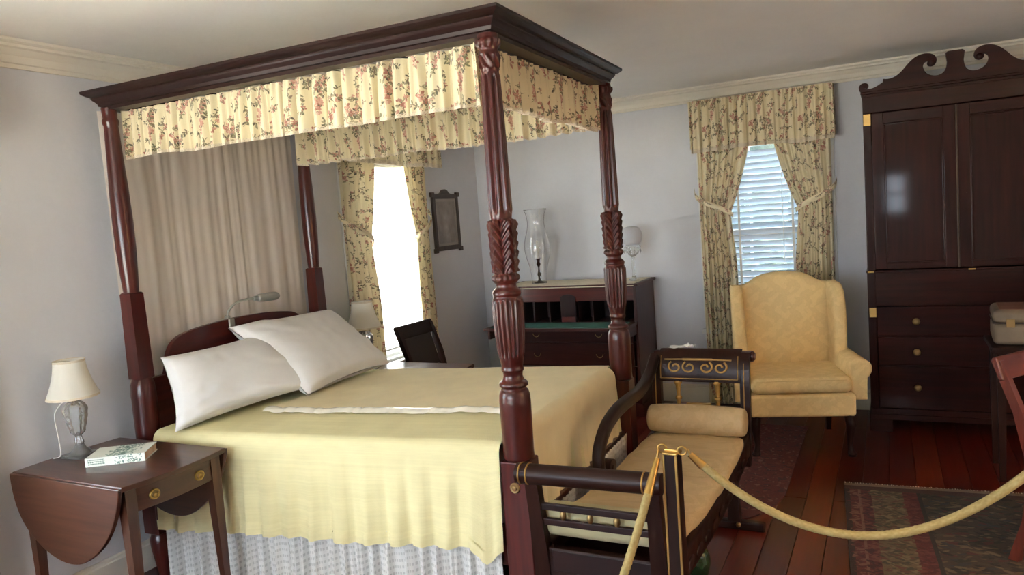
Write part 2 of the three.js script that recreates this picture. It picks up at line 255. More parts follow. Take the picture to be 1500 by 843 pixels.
// sash windows; local axes: x along the wall, z into the room
function makeWindow(n, hw, pos, turn, span = winY) {
  const o = structure(`window_${n}`); o.position.set(...pos); o.rotation.y = turn;
  const [y0, y1] = span, cw = 0.085;
  lpart('casing', join(bx(-hw - cw, -hw, y0 - 0.02, y1 + cw, 0.0005, 0.02, 0.004), bx(hw, hw + cw, y0 - 0.02, y1 + cw, 0.0005, 0.02, 0.004), bx(-hw, hw, y1, y1 + cw, 0.0005, 0.02, 0.004), bx(-hw - cw, hw + cw, y0 - 0.1, y0 - 0.035, 0.0005, 0.016, 0.004)), M.windowPaint, o);
  lpart('window_sill', bx(-hw - cw - 0.02, hw + cw + 0.02, y0 - 0.035, y0 - 0.001, 0.0005, 0.06, 0.006), M.windowPaint, o);
  lpart('jamb', join(bx(-hw + 0.0005, -hw + 0.02, y0, y1, -T, 0), bx(hw - 0.02, hw - 0.0005, y0, y1, -T, 0), bx(-hw, hw, y1 - 0.02, y1 - 0.0005, -T, 0), bx(-hw, hw, y0 + 0.0005, y0 + 0.02, -T, 0)), M.windowPaint, o);
  const ym = (y0 + y1) / 2, iw = hw - 0.02;
  for (const [a, b, z] of [[y0 + 0.02, ym + 0.02, -0.07], [ym - 0.02, y1 - 0.02, -0.11]]) {
    const bars = [bx(-iw, -iw + 0.045, a, b, z - 0.018, z + 0.018), bx(iw - 0.045, iw, a, b, z - 0.018, z + 0.018), bx(-iw + 0.045, iw - 0.045, a, a + 0.05, z - 0.018, z + 0.018), bx(-iw + 0.045, iw - 0.045, b - 0.045, b, z - 0.018, z + 0.018)];
    const xs = [-iw + 0.045, -iw / 3 + 0.01, iw / 3 - 0.01, iw - 0.045], yc = (a + 0.05 + b - 0.045) / 2, ys = [a + 0.05, yc, b - 0.045];
    for (const x of xs.slice(1, 3)) bars.push(bx(x - 0.01, x + 0.01, ys[0], ys[2], z - 0.012, z + 0.012));
    for (let k = 0; k < 3; k++) bars.push(bx(xs[k] + (k ? 0.01 : 0), xs[k + 1] - (k < 2 ? 0.01 : 0), yc - 0.01, yc + 0.01, z - 0.012, z + 0.012));
    const s = lpart('sash', join(bars), M.windowPaint, o);
    for (let k = 0; k < 3; k++) for (let r = 0; r < 2; r++) lpart('pane', place(new THREE.PlaneGeometry(xs[k + 1] - xs[k], ys[r + 1] - ys[r]), (xs[k] + xs[k + 1]) / 2, (ys[r] + ys[r + 1]) / 2, z), M.pane, s);
  }
  return o;
}
makeWindow(1, 0.42, [0, 0, 1.46], Math.PI / 2);
makeWindow(2, 0.42, [2.535, 0, 0], 0);
makeWindow(3, 0.42, [0, 0, 4.95], Math.PI / 2);
makeWindow(4, 0.45, [0.8, 0, RZ], Math.PI);
makeWindow(5, 0.45, [1.95, 0, RZ], Math.PI);
makeWindow(6, 0.17, [3.5, 0, RZ], Math.PI, [1.25, 1.9]);

// ------------------------------------------------------------------ cloth
const foldAt = (u, folds, s) => { const p = 2 * Math.PI * folds * (u + 0.32 / folds * n1(u * folds * 0.6 + 3, s)); return Math.sin(p) * (0.72 + 0.28 * n1(u * folds * 0.5 + 9, s + 1)) + 0.3 * Math.sin(2.37 * p + 1.3 + 2 * n1(u * folds * 0.4, s + 2)); };
// a gathered strip: x 0..w, y 0..-h, folds stand out along z
const pleatAt = (u, folds, s) => { const p = 2 * Math.PI * folds * (u + 0.36 / folds * n1(u * folds * 0.6 + 3, s)), k = 0.75 + 0.25 * n1(u * folds * 0.8 + 9, s + 1); return (2 * Math.pow(Math.abs(Math.cos(p / 2)), 0.7) - 1.1) * k + 0.22 * Math.sin(2.37 * p + 2 * n1(u * folds * 0.4, s + 2)); };
function gather({ w, h, amp = 0.02, folds = 20, s = 1, top = 0.45, full = 1.5, hem = 0.008, v0 = 0, v1 = 1, nv = 10, swell = 0, pleat = false }) {
  const nu = Math.ceil(folds * 14);
  return grid(nu, nv, (u, t) => {
    const v = lerp(v0, v1, t), f = (pleat ? pleatAt : foldAt)(u, folds, s), ruff = Math.sin(u * folds * 14) * 0.004 * Math.max(0, 1 - v * 5);
    return [u * w + 0.25 * amp * Math.cos(u * folds * 6.28) * v, -v * h - hem * v * n1(u * folds * 0.35 + 20, s + 3) - 0.004 * v * f, amp * lerp(top, 1, Math.pow(v, 0.7)) * f + ruff + swell * v];
  }, (u, t) => [u * w * full, 1 - lerp(v0, v1, t) * h]);
}
// a curtain panel held back; local x from the outer edge (0) inwards, y absolute, z into the room
function tiedPanel({ wTop, wTie, wLow, yTop, yTie, yLow, z = 0.05, folds = 7, s = 1 }) {
  return grid(84, 60, (u, v) => {
    const y = lerp(yTop, yLow, v); let w, a;
    if (y > yTie) { const t = (yTop - y) / (yTop - yTie); w = lerp(wTop, wTie, Math.pow(t, 1.25) * (0.55 + 0.45 * t)); a = lerp(1, 0.55, t); }
    else { const t = (yTie - y) / (yTie - yLow); w = lerp(wTie, wLow, sstep(0, 0.3, t)); a = lerp(0.55, 1, sstep(0, 0.35, t)); }
    const f = foldAt(u, folds, s + (y > yTie ? 0 : 0));
    return [u * w + 0.004 * f, y, z + 0.032 * a * f + 0.012 * Math.sin(u * 3.1)];
  }, (u, v) => [u * 0.62, v * (yTop - yLow)]);
}
function curtainSet(pos, turn, words, o) {   // one valance and two tied panels at a window
  const { half, hTop, hBot, yTie = 1.6 } = o;
  const base = [pos[0], 0, pos[2]];
  for (const sgn of o.sides || [-1, 1]) {
    const t = thing('curtain', words[sgn < 0 ? 0 : 1], 'curtain', base, turn, words[3]);
    const inset = sgn > 0 ? o.inset || 0 : 0, wt = o.wTie - (sgn > 0 ? o.slim || 0 : 0);
    const g = tiedPanel({ wTop: o.wTop - inset, wTie: wt, wLow: wt + 0.03, yTop: hTop - 0.04, yTie, yLow: 0.02, z: 0.068, folds: 7, s: o.s + (sgn < 0 ? 0 : 5) });
    const flip = new THREE.Matrix4().makeTranslation(sgn * (half - 0.03 - inset), 0, 0).multiply(new THREE.Matrix4().makeScale(-sgn, 1, 1));
    g.applyMatrix4(flip); if (sgn > 0) { const ix = g.index.array; for (let i = 0; i < ix.length; i += 3) { const q = ix[i]; ix[i] = ix[i + 2]; ix[i + 2] = q; } g.computeVertexNormals(); }
    lpart('panel', g, M.chintz, t);
    const xo = sgn * (half + 0.005 - inset), xi = sgn * (half - 0.03 - inset - wt - 0.015), band = grid(24, 4, (u, v) => { const e = u * Math.PI; return [lerp(xo, xi, (1 - Math.cos(e)) / 2), lerp(yTie + 0.19, yTie - 0.03, Math.pow(u, 0.8)) + (v - 0.5) * (0.048 - 0.01 * u), 0.058 + 0.068 * Math.sin(e) ** 0.6 + 0.004 * Math.sin(v * 3.14)]; }, (u, v) => [u * 0.5 + 0.2, v * 0.08 + 0.3]);
    lpart('tieback', band, M.chintz, t);
  }
  const v = thing('curtain_valance', words[2], 'valance', base, turn, words[3]), W = half * 2, h = hTop - hBot;
  const mk = (a, b, nv) => { const g = gather({ w: W, h, amp: 0.034, pleat: true, folds: 15, s: o.s + 11, full: 1.8, v0: a, v1: b, nv }); g.translate(-half, hTop, 0.17); return g; };
  lpart('gathered_cloth', mk(0, 1, 10), M.chintz, v);
  const side = (x, k) => { const g = gather({ w: 0.135, h, amp: 0.006, folds: 3, s: o.s + k, full: 1.3 }); g.rotateY(-Math.PI / 2); g.translate(x, hTop, 0.012); return g; };
  lpart('return', side(half, 21), M.chintz, v); lpart('return', side(-half, 22), M.chintz, v);
  lpart('heading_board', bx(-half + 0.01, half - 0.01, hTop - 0.025, hTop - 0.006, 0.002, 0.125), M.trim, v);
  lpart('fringe', mk(0.97, 1.06, 2), M.linen, v, 'pale corded fringe along the hem');
}
curtainSet([0, 0, 1.46], Math.PI / 2, ['floral chintz curtain panel tied back beside the bright window, behind the crystal lamp', 'floral chintz curtain panel tied back between the bright window and the framed picture', 'gathered floral valance over the bright window beside the bed', 'floral curtains on the bright window'], { half: 0.6, hTop: 2.43, hBot: 2.1, yTie: 1.55, wTop: 0.42, wTie: 0.29, inset: 0.1, slim: 0.11, s: 3 });
curtainSet([2.535, 0, 0], 0, ['floral chintz curtain panel tied back between the secretary desk and the window blind', 'floral chintz curtain panel tied back between the window blind and the tall cabinet', 'gathered floral valance above the window with the white blind', 'floral curtains on the blind window'], { half: 0.515, hTop: 2.425, hBot: 2.055, yTie: 1.55, wTop: 0.44, wTie: 0.24, wLow: 0.26, s: 33 });
curtainSet([0, 0, 4.95], Math.PI / 2, ['floral chintz curtain panel', 'floral chintz curtain panel tied back behind the drop-leaf table with the book', 'gathered floral valance over the window past the drop-leaf table', 'floral curtains on the near window'], { half: 0.57, hTop: 2.43, hBot: 2.1, yTie: 1.55, wTop: 0.4, wTie: 0.24, wLow: 0.26, s: 63, sides: [1] });
// added white shade giving the window beside the bed its even blown-out white
{
  const o = thing('added_window_shade', 'added thin white roller shade that whites out the window beside the bed', 'window shade', [-0.025, winY[0] + 0.09, 1.46], Math.PI / 2);
  const h = winY[1] - winY[0] - 0.125;
  lpart('shade_cloth', grid(12, 20, (u, v) => [(u - 0.5) * 0.77, v * h, 0.002 * Math.sin(u * 9)], (u, v) => [u * 0.8, v * h]), std({ color: new THREE.Color('rgb(246,246,242)'), roughness: 1, transmission: 0.6, thickness: 0 }), o);
  lpart('roller', rod([-0.39, h, -0.012], [0.39, h, -0.012], 0.014), M.windowPaint, o); lpart('hem_bar', bx(-0.385, 0.385, -0.012, 0.004, -0.005, 0.005, 0.002), M.windowPaint, o);
}
// evergreens added outside the back window to block low sky from the blind
{
  const bark = std({ color: new THREE.Color('rgb(70,56,46)'), roughness: 1 }), needles = std({ map: spots([40, 52, 46], 40, 16, 63), roughness: 1 });
  for (const [k, [x, z, h]] of [[-0.6, -2.4, 4.3], [0.75, -2.5, 4.6], [2.1, -2.4, 4.5], [3.45, -2.5, 4.7], [4.8, -2.4, 4.4], [0.1, -3.9, 6.4], [1.45, -4.0, 6.1], [2.8, -3.9, 6.6], [4.15, -4.0, 6.2]].entries()) {
    const o = thing('added_evergreen', 'added dark evergreen tree that blocks low sky light behind the slatted blind', 'tree', [x, -0.6, z], k, 'added evergreens outside');
    lpart('trunk', rod([0, 0, 0], [0, 1.2, 0], 0.1, 0.08), bark, o);
    lpart('foliage', grid(48, 60, (u, v) => { const a = u * Math.PI * 2, y = lerp(0.25, h, v), r = (0.57 * Math.pow(1 - v, 0.5) + 0.02) * (0.85 + 0.3 * vnoise(u * 16, v * 30, 16, 64, 300 + k)) * (v < 0.02 ? 0.2 : 1); return [Math.cos(a) * r, y - 0.25 * r * vnoise(u * 24, v * 40, 24, 64, 310 + k), -Math.sin(a) * r]; }, (u, v) => [u * 3, v * 3], true), needles, o);
  }
}
// white slatted blind in the back window
{
  const o = thing('window_blind', 'white slatted blind hanging in the window behind the wing chair', 'blind', [2.535, winY[0] + 0.03, -0.03]);
  const w = 0.775, slat = grid(2, 6, (u, v) => [(u - 0.5) * w, 0.003 * Math.sin(v * Math.PI), (v - 0.5) * 0.056], (u, v) => [u, v]), back = slat.clone(); back.translate(0, -0.003, 0);
  const g2 = join(slat, (() => { const b = clean(back), p = b.attributes.position.array; return b; })());
  const top = winY[1] - 0.03 - winY[0] - 0.03, sp = 0.047, n = Math.floor((top - 0.06) / sp);
  for (let k = 0; k < n; k++) { const m = mesh('slat', g2, M.blindSlat, o); m.position.set(0, 0.03 + k * sp, 0); m.rotation.x = -0.8 + 0.03 * Math.sin(k * 2.1); }
  lpart('head_rail', bx(-w / 2, w / 2, top - 0.05, top, -0.028, 0.028, 0.004), M.windowPaint, o);
  lpart('bottom_rail', bx(-w / 2, w / 2, 0.001, 0.016, -0.027, 0.027, 0.004), M.windowPaint, o);
  for (const x of [-0.2, 0.2]) lpart('ladder_tape', join(bx(x - 0.008, x + 0.008, 0.01, top - 0.04, 0.026, 0.0275), bx(x - 0.008, x + 0.008, 0.01, top - 0.04, -0.0275, -0.026)), M.windowPaint, o);
  lpart('pull_cord', rod([0.13, 0.5, 0.036], [0.13, top - 0.03, 0.036], 0.0022), M.windowPaint, o);
}

// ------------------------------------------------------------------ four-poster bed
const BR = 0.0293, bedBase = [1.1432, 0, 3.0628], HL = 0.985, HW = 0.653;
const topY = (u) => 0.792 + 0.03 * u / HL;   // the bedding rises a little towards the foot
{
  const bed = thing('four_poster_bed', 'dark mahogany four-poster canopy bed with carved reeded foot posts and floral valance', 'bed', bedBase, BR);
  const flute = (n, d) => (th) => -d * Math.pow(Math.abs(Math.cos(th * n / 2)), 3) + d * 0.3;
  const f8 = flute(8, 0.0115), f16 = flute(18, 0.0085);
  const leafy = (th, y) => { const k = ((th * 5 / (2 * Math.PI)) % 1 + 1) % 1, e = Math.abs(k - 0.5) * 2, t = (y - 1.43) / 0.19; return 0.011 * (1 - e) * (1 - e) + 0.0046 * Math.sin(t * 36 + e * 9) - 0.008 * Math.pow(e, 5) + (t > 0.7 ? 0.010 * (t - 0.7) / 0.3 * (0.6 - e) : 0); };
  const rope = (th, y) => 0.0045 * Math.sin(th * 7 + (y - 2.15) * 120);
  const footRings = [[0.745, 0.05], [0.752, 0.0575], [0.775, 0.0565], [0.96, 0.0585], [0.985, 0.0565], [1.0, 0.052], [1.008, 0.046], [1.014, 0.046], [1.018, 0.052], [1.026, 0.053], [1.033, 0.05], [1.04, 0.04], [1.055, 0.035], [1.068, 0.036], [1.076, 0.041], [1.083, 0.041], [1.09, 0.039], [1.14, 0.047], [1.2, 0.052], [1.27, 0.055], [1.33, 0.0555], [1.34, 0.052], [1.348, 0.049], [1.352, 0.052], [1.362, 0.053], [1.371, 0.048], [1.38, 0.037], [1.392, 0.036], [1.4, 0.044], [1.408, 0.05], [1.418, 0.05], [1.427, 0.044], [1.434, 0.0385], [1.48, 0.041], [1.55, 0.0425], [1.62, 0.0415], [1.628, 0.038], [1.64, 0.0395], [1.9, 0.0365], [2.14, 0.031], [2.148, 0.034], [2.156, 0.0345], [2.2, 0.037], [2.216, 0.033], [2.222, 0.036], [2.236, 0.044], [2.248, 0.044], [2.256, 0.038], [2.27, 0.036]];
  const carve = (th, y) => y > 1.64 && y < 2.14 ? f8(th) * sstep(1.64, 1.66, y) * sstep(2.14, 2.12, y) : y > 1.12 && y < 1.336 ? f16(th) * sstep(1.12, 1.15, y) * sstep(1.336, 1.328, y) : y > 1.432 && y < 1.624 ? leafy(th, y) : y > 2.155 && y < 2.2 ? rope(th, y) : y > 2.225 && y < 2.25 ? 0.003 * Math.sin(th * 12) : y > 1.404 && y < 1.424 ? 0.0022 * Math.sin(th * 16) : 0;
  const footPost = metreless(turned(footRings, carve, 144, 0.006)), headRings = [[0.64, 0.05], [0.66, 0.056], [0.92, 0.0565], [0.97, 0.053], [0.995, 0.044], [1.0, 0.04]];
  const headTop = metreless(turned([[1.41, 0.034], [1.42, 0.035], [1.5, 0.0395], [1.62, 0.0445], [1.74, 0.0455], [1.9, 0.042], [2.1, 0.034], [2.19, 0.031], [2.2, 0.036], [2.215, 0.036], [2.225, 0.031], [2.27, 0.034]], null, 32, 0.02));
  function metreless(g) { return g; }
  const foot = lathe(smooth([[0.001, 0.0], [0.024, 0.004], [0.03, 0.03], [0.038, 0.1], [0.05, 0.2], [0.053, 0.26], [0.045, 0.3], [0.05, 0.31]], 5), 28);
  for (const [su, sv] of [[1, 1], [1, -1], [-1, 1], [-1, -1]]) {
    const g = su > 0 ? join(footPost.clone(), bx(-0.054, 0.054, 0.31, 0.745, -0.054, 0.054, 0.006), foot.clone())
      : join(headTop.clone(), taper([[0, 1.0, 0, 0.04, 0.04], [0, 1.405, 0, 0.036, 0.036], [0, 1.412, 0, 0.03, 0.03]]), metreless(turned(headRings, null, 32, 0.02)), bx(-0.05, 0.05, 0.24, 0.64, -0.05, 0.05, 0.006), foot.clone().scale(0.95, 0.78, 0.95));
    const p = lpart('bed_post', g, M.mahogany, bed, su > 0 ? 'reeded and leaf-carved mahogany foot post' : 'plain turned mahogany head post'); p.position.set(su * HL, 0, sv * HW);
    if (su > 0) { const b = lpart('bolt_cover', place(lathe(smooth([[0.001, 0.009], [0.008, 0.008], [0.01, 0.004], [0.017, 0.005], [0.021, 0.0]], 4), 24), 0, 0, 0, 0, Math.PI / 2), M.oldBrass, p, 'round brass bolt cover'); b.position.set(0.0, 0.65, sv * 0.0545); if (sv < 0) b.rotation.y = Math.PI; }
  }
  // cornice
  const cp = [[-0.045, 2.262], [0.022, 2.262], [0.022, 2.276], [0.03, 2.279], [0.033, 2.292], [0.046, 2.306], [0.05, 2.312], [0.05, 2.318], [0.062, 2.323], [0.074, 2.331], [0.08, 2.337], [0.08, 2.348], [-0.045, 2.348]];
  lpart('cornice', frameSweep(cp, HL, HW), M.darkMahogany, bed);
  for (let k = 0; k < 5; k++) lpart('tester_slat', bx(-HL + 0.25 + k * 0.37, -HL + 0.29 + k * 0.37, 2.335, 2.345, -HW + 0.046, HW - 0.046), M.darkMahogany, bed);
  // rails and mattress
  for (const s of [-1, 1]) lpart('side_rail', bx(-HL + 0.05, HL - 0.055, 0.33, 0.48, s * HW - 0.018, s * HW + 0.018, 0.004), M.mahogany, bed);
  lpart('end_rail', bx(HL - 0.018, HL + 0.018, 0.33, 0.48, -HW + 0.055, HW - 0.055, 0.004), M.mahogany, bed);
  lpart('mattress', bx(-HL + 0.06, HL - 0.05, 0.45, 0.745, -HW + 0.02, HW - 0.02, 0.05), M.pillow, bed);
  // headboard with rounded shoulders, its lower wings run to the posts
  const hs = new THREE.Shape(), a = HW - 0.045; hs.moveTo(-a, 0.42); hs.lineTo(a, 0.42); hs.lineTo(a, 0.985); hs.lineTo(0.53, 0.985); hs.bezierCurveTo(0.5, 1.0, 0.53, 1.13, 0.4, 1.165); hs.bezierCurveTo(0.2, 1.205, -0.2, 1.205, -0.4, 1.165); hs.bezierCurveTo(-0.53, 1.13, -0.5, 1.0, -0.53, 0.985); hs.lineTo(-a, 0.985); hs.closePath();
  const hb = extr(hs, 0.024, 0.004, 16); hb.rotateY(Math.PI / 2); hb.translate(-HL - 0.012, 0, 0); lpart('headboard', metreUV(hb, 'z'), M.mahogany, bed);
  // valances: near, far, foot
  const vh = 0.212, mk = (len, s, a, b, nv) => gather({ w: len, h: vh, amp: 0.032, folds: Math.round(len * 13), s, pleat: true, top: 0.6, full: 1.9, hem: 0.007, v0: a, v1: b, nv });
  const put = (len, s, f) => { const v = lpart('valance', f(mk(len, s, 0, 1, 10)), M.chintz, bed, 'gathered floral chintz valance'); lpart('lace_edge', f(mk(len, s, 0.975, 1.045, 2)), M.linen, v, 'pale scalloped edging'); };
  put(2 * HL - 0.02, 5, (g) => place(g, -HL + 0.01, 2.262, HW - 0.068));
  put(2 * HL - 0.02, 6, (g) => place(g, HL - 0.01, 2.262, -HW + 0.068, Math.PI));
  put(2 * HW - 0.04, 7, (g) => place(g, HL - 0.068, 2.262, HW - 0.02, Math.PI / 2));
  // plain curtain hanging behind the headboard
  const hc = gather({ w: 1.3, h: 2.2, amp: 0.006, folds: 10, s: 15, top: 0.8, full: 1.3, hem: 0.004, nv: 30 }); lpart('head_curtain', place(hc, -HL - 0.085, 2.27, 0.65, Math.PI / 2), M.headCurtain, bed, 'plain beige curtain in soft vertical folds');
}
// bedding, in the bed's own axes
{
  const cross = (yt, hn, hf, hw, R = 0.045) => {   // [v, y, side] path from the far hem over the top to the near hem
    const p = []; const N = 12;
    for (let i = 0; i < N; i++) p.push([-hw, lerp(hf, yt - R, i / N), 'f', 1 - i / N]);
    for (let i = 0; i <= 6; i++) { const a = Math.PI - i / 6 * Math.PI / 2; p.push([-hw + R + R * Math.cos(a), yt - R + R * Math.sin(a), 't', 0]); }
    for (let i = 1; i < 16; i++) p.push([lerp(-hw + R, hw - R, i / 16), yt, 't', 0]);
    for (let i = 0; i <= 6; i++) { const a = Math.PI / 2 - i / 6 * Math.PI / 2; p.push([hw - R + R * Math.cos(a), yt - R + R * Math.sin(a), 't', 0]); }
    for (let i = 1; i <= N; i++) p.push([hw, lerp(yt - R, hn, i / N), 'n', i / N]);
    return p;
  };
  const U0 = -0.9, U1 = 0.925, HB = HW + 0.046;
  const hemN = (u) => lerp(0.285, 0.405, (u + 0.9) / 1.82) - 0.055 * Math.exp(-(((u - 0.86) / 0.04) ** 2)) + 0.01 * n1(u * 9, 70);
  const blanketAt = (u, k, lift, far) => {
    const P = cross(topY(u), hemN(u), 0.42, HB), p = P[k]; let [v, y, side, t] = p;
    if (side === 'n') { const f = foldAt((u + 0.9) / 1.83, 14, 77); v += Math.pow(t, 1.1) * (0.019 * f + 0.016) + 0.02 * Math.exp(-(((u - 0.86) / 0.05) ** 2)) * t; }
    if (side === 'f') v -= Math.pow(t, 1.1) * 0.012 * foldAt((u + 0.9) / 1.83, 11, 78);
    if (side === 't') y += 0.004 * n1(u * 6 + v * 3, 80) * n1(v * 7 + 30, 81) - 0.012 * Math.pow(Math.abs(v) / HB, 3);
    return [u, y + lift, v];
  };
  const nk = 12 + 7 + 15 + 7 + 12 - 1, o = thing('yellow_blanket', 'pale yellow blanket spread over the bed and hanging down its side', 'blanket', bedBase, BR);
  const ext = grid(110, nk, (a, b) => blanketAt(lerp(U0, U1, a), Math.round(b * nk), 0), (a, b) => [lerp(U0, U1, a), b * 2.2]);
  const footDrop = (hw, u0, y0, y1, lift, s) => grid(70, 22, (a, b) => { const v = lerp(-hw, hw, a), t = b, R = 0.05, yt = topY(u0) + lift - 0.012 * Math.pow(Math.abs(v) / HB, 3) + 0.004; if (t < 0.3) { const e = t / 0.3 * Math.PI / 2; return [u0 + R * Math.sin(e), yt - R + R * Math.cos(e), v]; } const q = (t - 0.3) / 0.7; return [u0 + R + q * 0.012 + q * 0.01 * foldAt(a, 9, s), lerp(yt - R, y1, q), v]; }, (a, b) => [a * 1.3, b * 0.5]);
  lpart('blanket', join(ext, footDrop(0.585, U1 - 0.002, 0, 0.4, 0, 85)), M.yellowBlanket, o);
  const hem = grid(110, 2, (a, b) => { const u = lerp(U0, U1, a), P = blanketAt(u, nk - 1, 0), Q = blanketAt(u, nk, 0); return [u, lerp(Q[1] + 0.045, Q[1] - 0.001, b), Q[2] + 0.003]; }, (a, b) => [a * 1.8, b * 0.05]);
  lpart('hem', hem, M.yellowBlanket, o);
  // second blanket with a satin binding lying on top
  const q = thing('satin_bound_blanket', 'beige blanket with shiny satin binding laid over the top of the bed', 'blanket', bedBase, BR);
  const edge = (u) => 0.33 + 0.035 * Math.cos((u + 0.2) * 2.2) + 0.008 * n1(u * 7, 90) + 0.2 * sstep(0.72, 0.93, u);
  const topPt = (u, w, lift) => { const v = lerp(-0.63, edge(u), w); return [u, topY(u) + 0.007 + lift + 0.004 * n1(u * 6 + v * 3, 80) * n1(v * 7 + 30, 81) - 0.012 * Math.pow(Math.abs(v) / HB, 3) + 0.003 * n1(u * 14, 92) * w, v]; };
  const u0 = -0.52, u1 = 0.93, cover = grid(90, 30, (a, b) => topPt(lerp(u0, u1, a), b, 0), (a, b) => [a * 1.5, b]);
  const drop = footDrop(0.56, u1 - 0.002, 0, 0.47, 0.008, 87);
  lpart('blanket', join(cover, drop), M.beigeBlanket, q);
  const bind = grid(160, 3, (a, b) => { const u = lerp(u0, u1, a), v = edge(u) - 0.05 + b * 0.068 + 0.004 * n1(u * 25, 96), y = topPt(u, 1, 0)[1] + 0.004 + 0.012 * Math.sin(b * Math.PI) - 0.006 * b + 0.003 * n1(u * 45, 95); return [u, y, v]; }, (a, b) => [a * 3, b]);
  const bindF = grid(6, 30, (a, b) => { const d = footDrop, R = 0.055, yt = topY(u1) + 0.006, v = 0.522 + a * 0.042 + 0.004 * n1(b * 12, 97); if (b < 0.3) { const e = b / 0.3 * Math.PI / 2; return [u1 - 0.002 + R * Math.sin(e), yt - R + R * Math.cos(e) + 0.002, v]; } const t = (b - 0.3) / 0.7; return [u1 + R + t * 0.014 + 0.004, lerp(yt - R, 0.47, t), v]; }, (a, b) => [a, b]);
  lpart('satin_binding', join(bind, bindF), M.satin, q, 'shiny cream satin ribbon edge');
  // gathered lace skirt down to the floor on three sides
  const k = thing('bed_skirt', 'gathered white lace skirt hanging under the yellow blanket', 'bed skirt', bedBase, BR);
  const sk = (w, s, f, n) => f(gather({ w, h: 0.46, amp: 0.03, folds: n, s, top: 0.08, full: 1.6, hem: 0.004 }));
  lpart('skirt_panel', sk(1.8, 101, (g) => place(g, -0.9, 0.475, HW + 0.034), 24), M.lace, k);
  lpart('skirt_panel', sk(1.8, 102, (g) => place(g, 0.9, 0.475, -HW - 0.034, Math.PI), 24), M.lace, k);
  lpart('skirt_panel', sk(1.18, 103, (g) => place(g, HL + 0.034, 0.475, 0.59, Math.PI / 2), 16), M.lace, k);
}
// pillows given by four corners [bottom left, bottom right, top right, top left] in room axes
function pillow(c, thick, s, label, droop) {
  const C = c.map((p) => V3(...p)), n = V3(0, 0, 0).crossVectors(C[1].clone().sub(C[0]), C[3].clone().sub(C[0])).normalize();
  const side = (sg) => grid(44, 34, (u, v) => {
    const U = u * 2 - 1, W = v * 2 - 1, pu = 0.5 + 0.5 * U * (1 - 0.07 * (1 - W * W)), pv = 0.5 + 0.5 * W * (1 - 0.09 * (1 - U * U));
    const p = C[0].clone().multiplyScalar((1 - pu) * (1 - pv)).addScaledVector(C[1], pu * (1 - pv)).addScaledVector(C[2], pu * pv).addScaledVector(C[3], (1 - pu) * pv);
    const e = Math.pow(1 - Math.pow(Math.abs(U), 3), 0.45) * Math.pow(1 - Math.pow(Math.abs(W), 3), 0.45);
    const wr = 0.012 * n1(U * 3 + W * 5, s) * n1(U * 6 - W * 3 + 40, s + 1) + 0.006 * Math.abs(n1(U * 2 + W * 9 + 60, s + 2)) * (1 - e);
    p.addScaledVector(n, sg * (thick / 2 * e + (sg > 0 ? wr : 0) + 0.002)); if (droop) droop(p, U, W, sg); return p.toArray();
  }, (u, v) => [u * 0.7, v * 0.5]);
  const a = side(1), b = side(-1), ix = b.index.array; for (let i = 0; i < ix.length; i += 3) { const q = ix[i]; ix[i] = ix[i + 2]; ix[i + 2] = q; } b.computeVertexNormals();
  const mid = C[0].clone().add(C[1]).add(C[2]).add(C[3]).multiplyScalar(0.25), base = [mid.x, Math.min(...c.map((p) => p[1])), mid.z];
  const t = thing('pillow', label, 'pillow', base); part('pillowcase', join(a, b), M.pillow, t); return t;
}
pillow([[0.7, 0.8, 3.2], [0.68, 0.815, 2.46], [0.25, 1.14, 2.46], [0.27, 1.165, 3.28]], 0.2, 201, 'white pillow propped on top against the headboard');
pillow([[0.44, 0.765, 3.8], [0.66, 0.82, 3.06], [0.3, 1.11, 3.02], [0.32, 1.1, 3.74]], 0.22, 211, 'white pillow underneath, its open end hanging over the bed edge');
// clip-on gooseneck reading light on the headboard
{
  const o = thing('reading_light', 'silver gooseneck reading light clipped to the headboard', 'lamp', [0.15, 1.17, 3.17]);
  part('clip', join(bx(0.115, 0.185, 1.15, 1.2, 3.15, 3.19, 0.008), bx(0.135, 0.165, 1.195, 1.215, 3.16, 3.18, 0.005)), M.steel, o);
  part('gooseneck', tube([[0.15, 1.21, 3.17], [0.155, 1.24, 3.16], [0.165, 1.275, 3.12], [0.18, 1.288, 3.05], [0.19, 1.287, 3.0]], 0.0065, 40, 10), M.steel, o);
  part('lamp_head', (() => { const g = lathe(smooth([[0.001, 0], [0.012, 0.001], [0.014, 0.03], [0.02, 0.035], [0.0235, 0.05], [0.025, 0.14], [0.022, 0.175], [0.012, 0.193], [0.001, 0.197]], 4), 24); g.rotateX(-Math.PI / 2); g.rotateX(-0.03); g.translate(0.19, 1.287, 3.01); return g; })(), M.steel, o);
}

// ------------------------------------------------------------------ drop-leaf tables on both sides of the bed
// local axes: x along the drawer's direction (drawer at +x), leaves hang at +z and -z; top is 0.71 by 0.5, 0.73 high
const pullPlate = () => { const g = new THREE.CylinderGeometry(0.021, 0.023, 0.003, 24); g.rotateZ(-Math.PI / 2); return g; };
function brassPull(parent, x, y, z, m = M.brass) {
  const p = lpart('drawer_pull', place(lathe([[0.0001, 0.004], [0.016, 0.0045], [0.018, 0.0025], [0.021, 0.0045], [0.0235, 0.003], [0.024, 0]], 28), 0, 0, 0, 0, 0, -Math.PI / 2), m, parent, 'round brass pull'); p.position.set(x, y, z); p.scale.set(1.8, 0.88, 1.0);
  lpart('rosette_ring', place(new THREE.TorusGeometry(0.0145, 0.0026, 8, 24), 0.0045, 0, 0, Math.PI / 2), M.oldBrass, p); lpart('boss', place(new THREE.SphereGeometry(0.006, 12, 8), 0.005, 0.004, 0), m, p);
  lpart('bail', place(new THREE.TorusGeometry(0.011, 0.0022, 6, 18), 0.006, -0.003, 0, Math.PI / 2), m, p); return p;
}
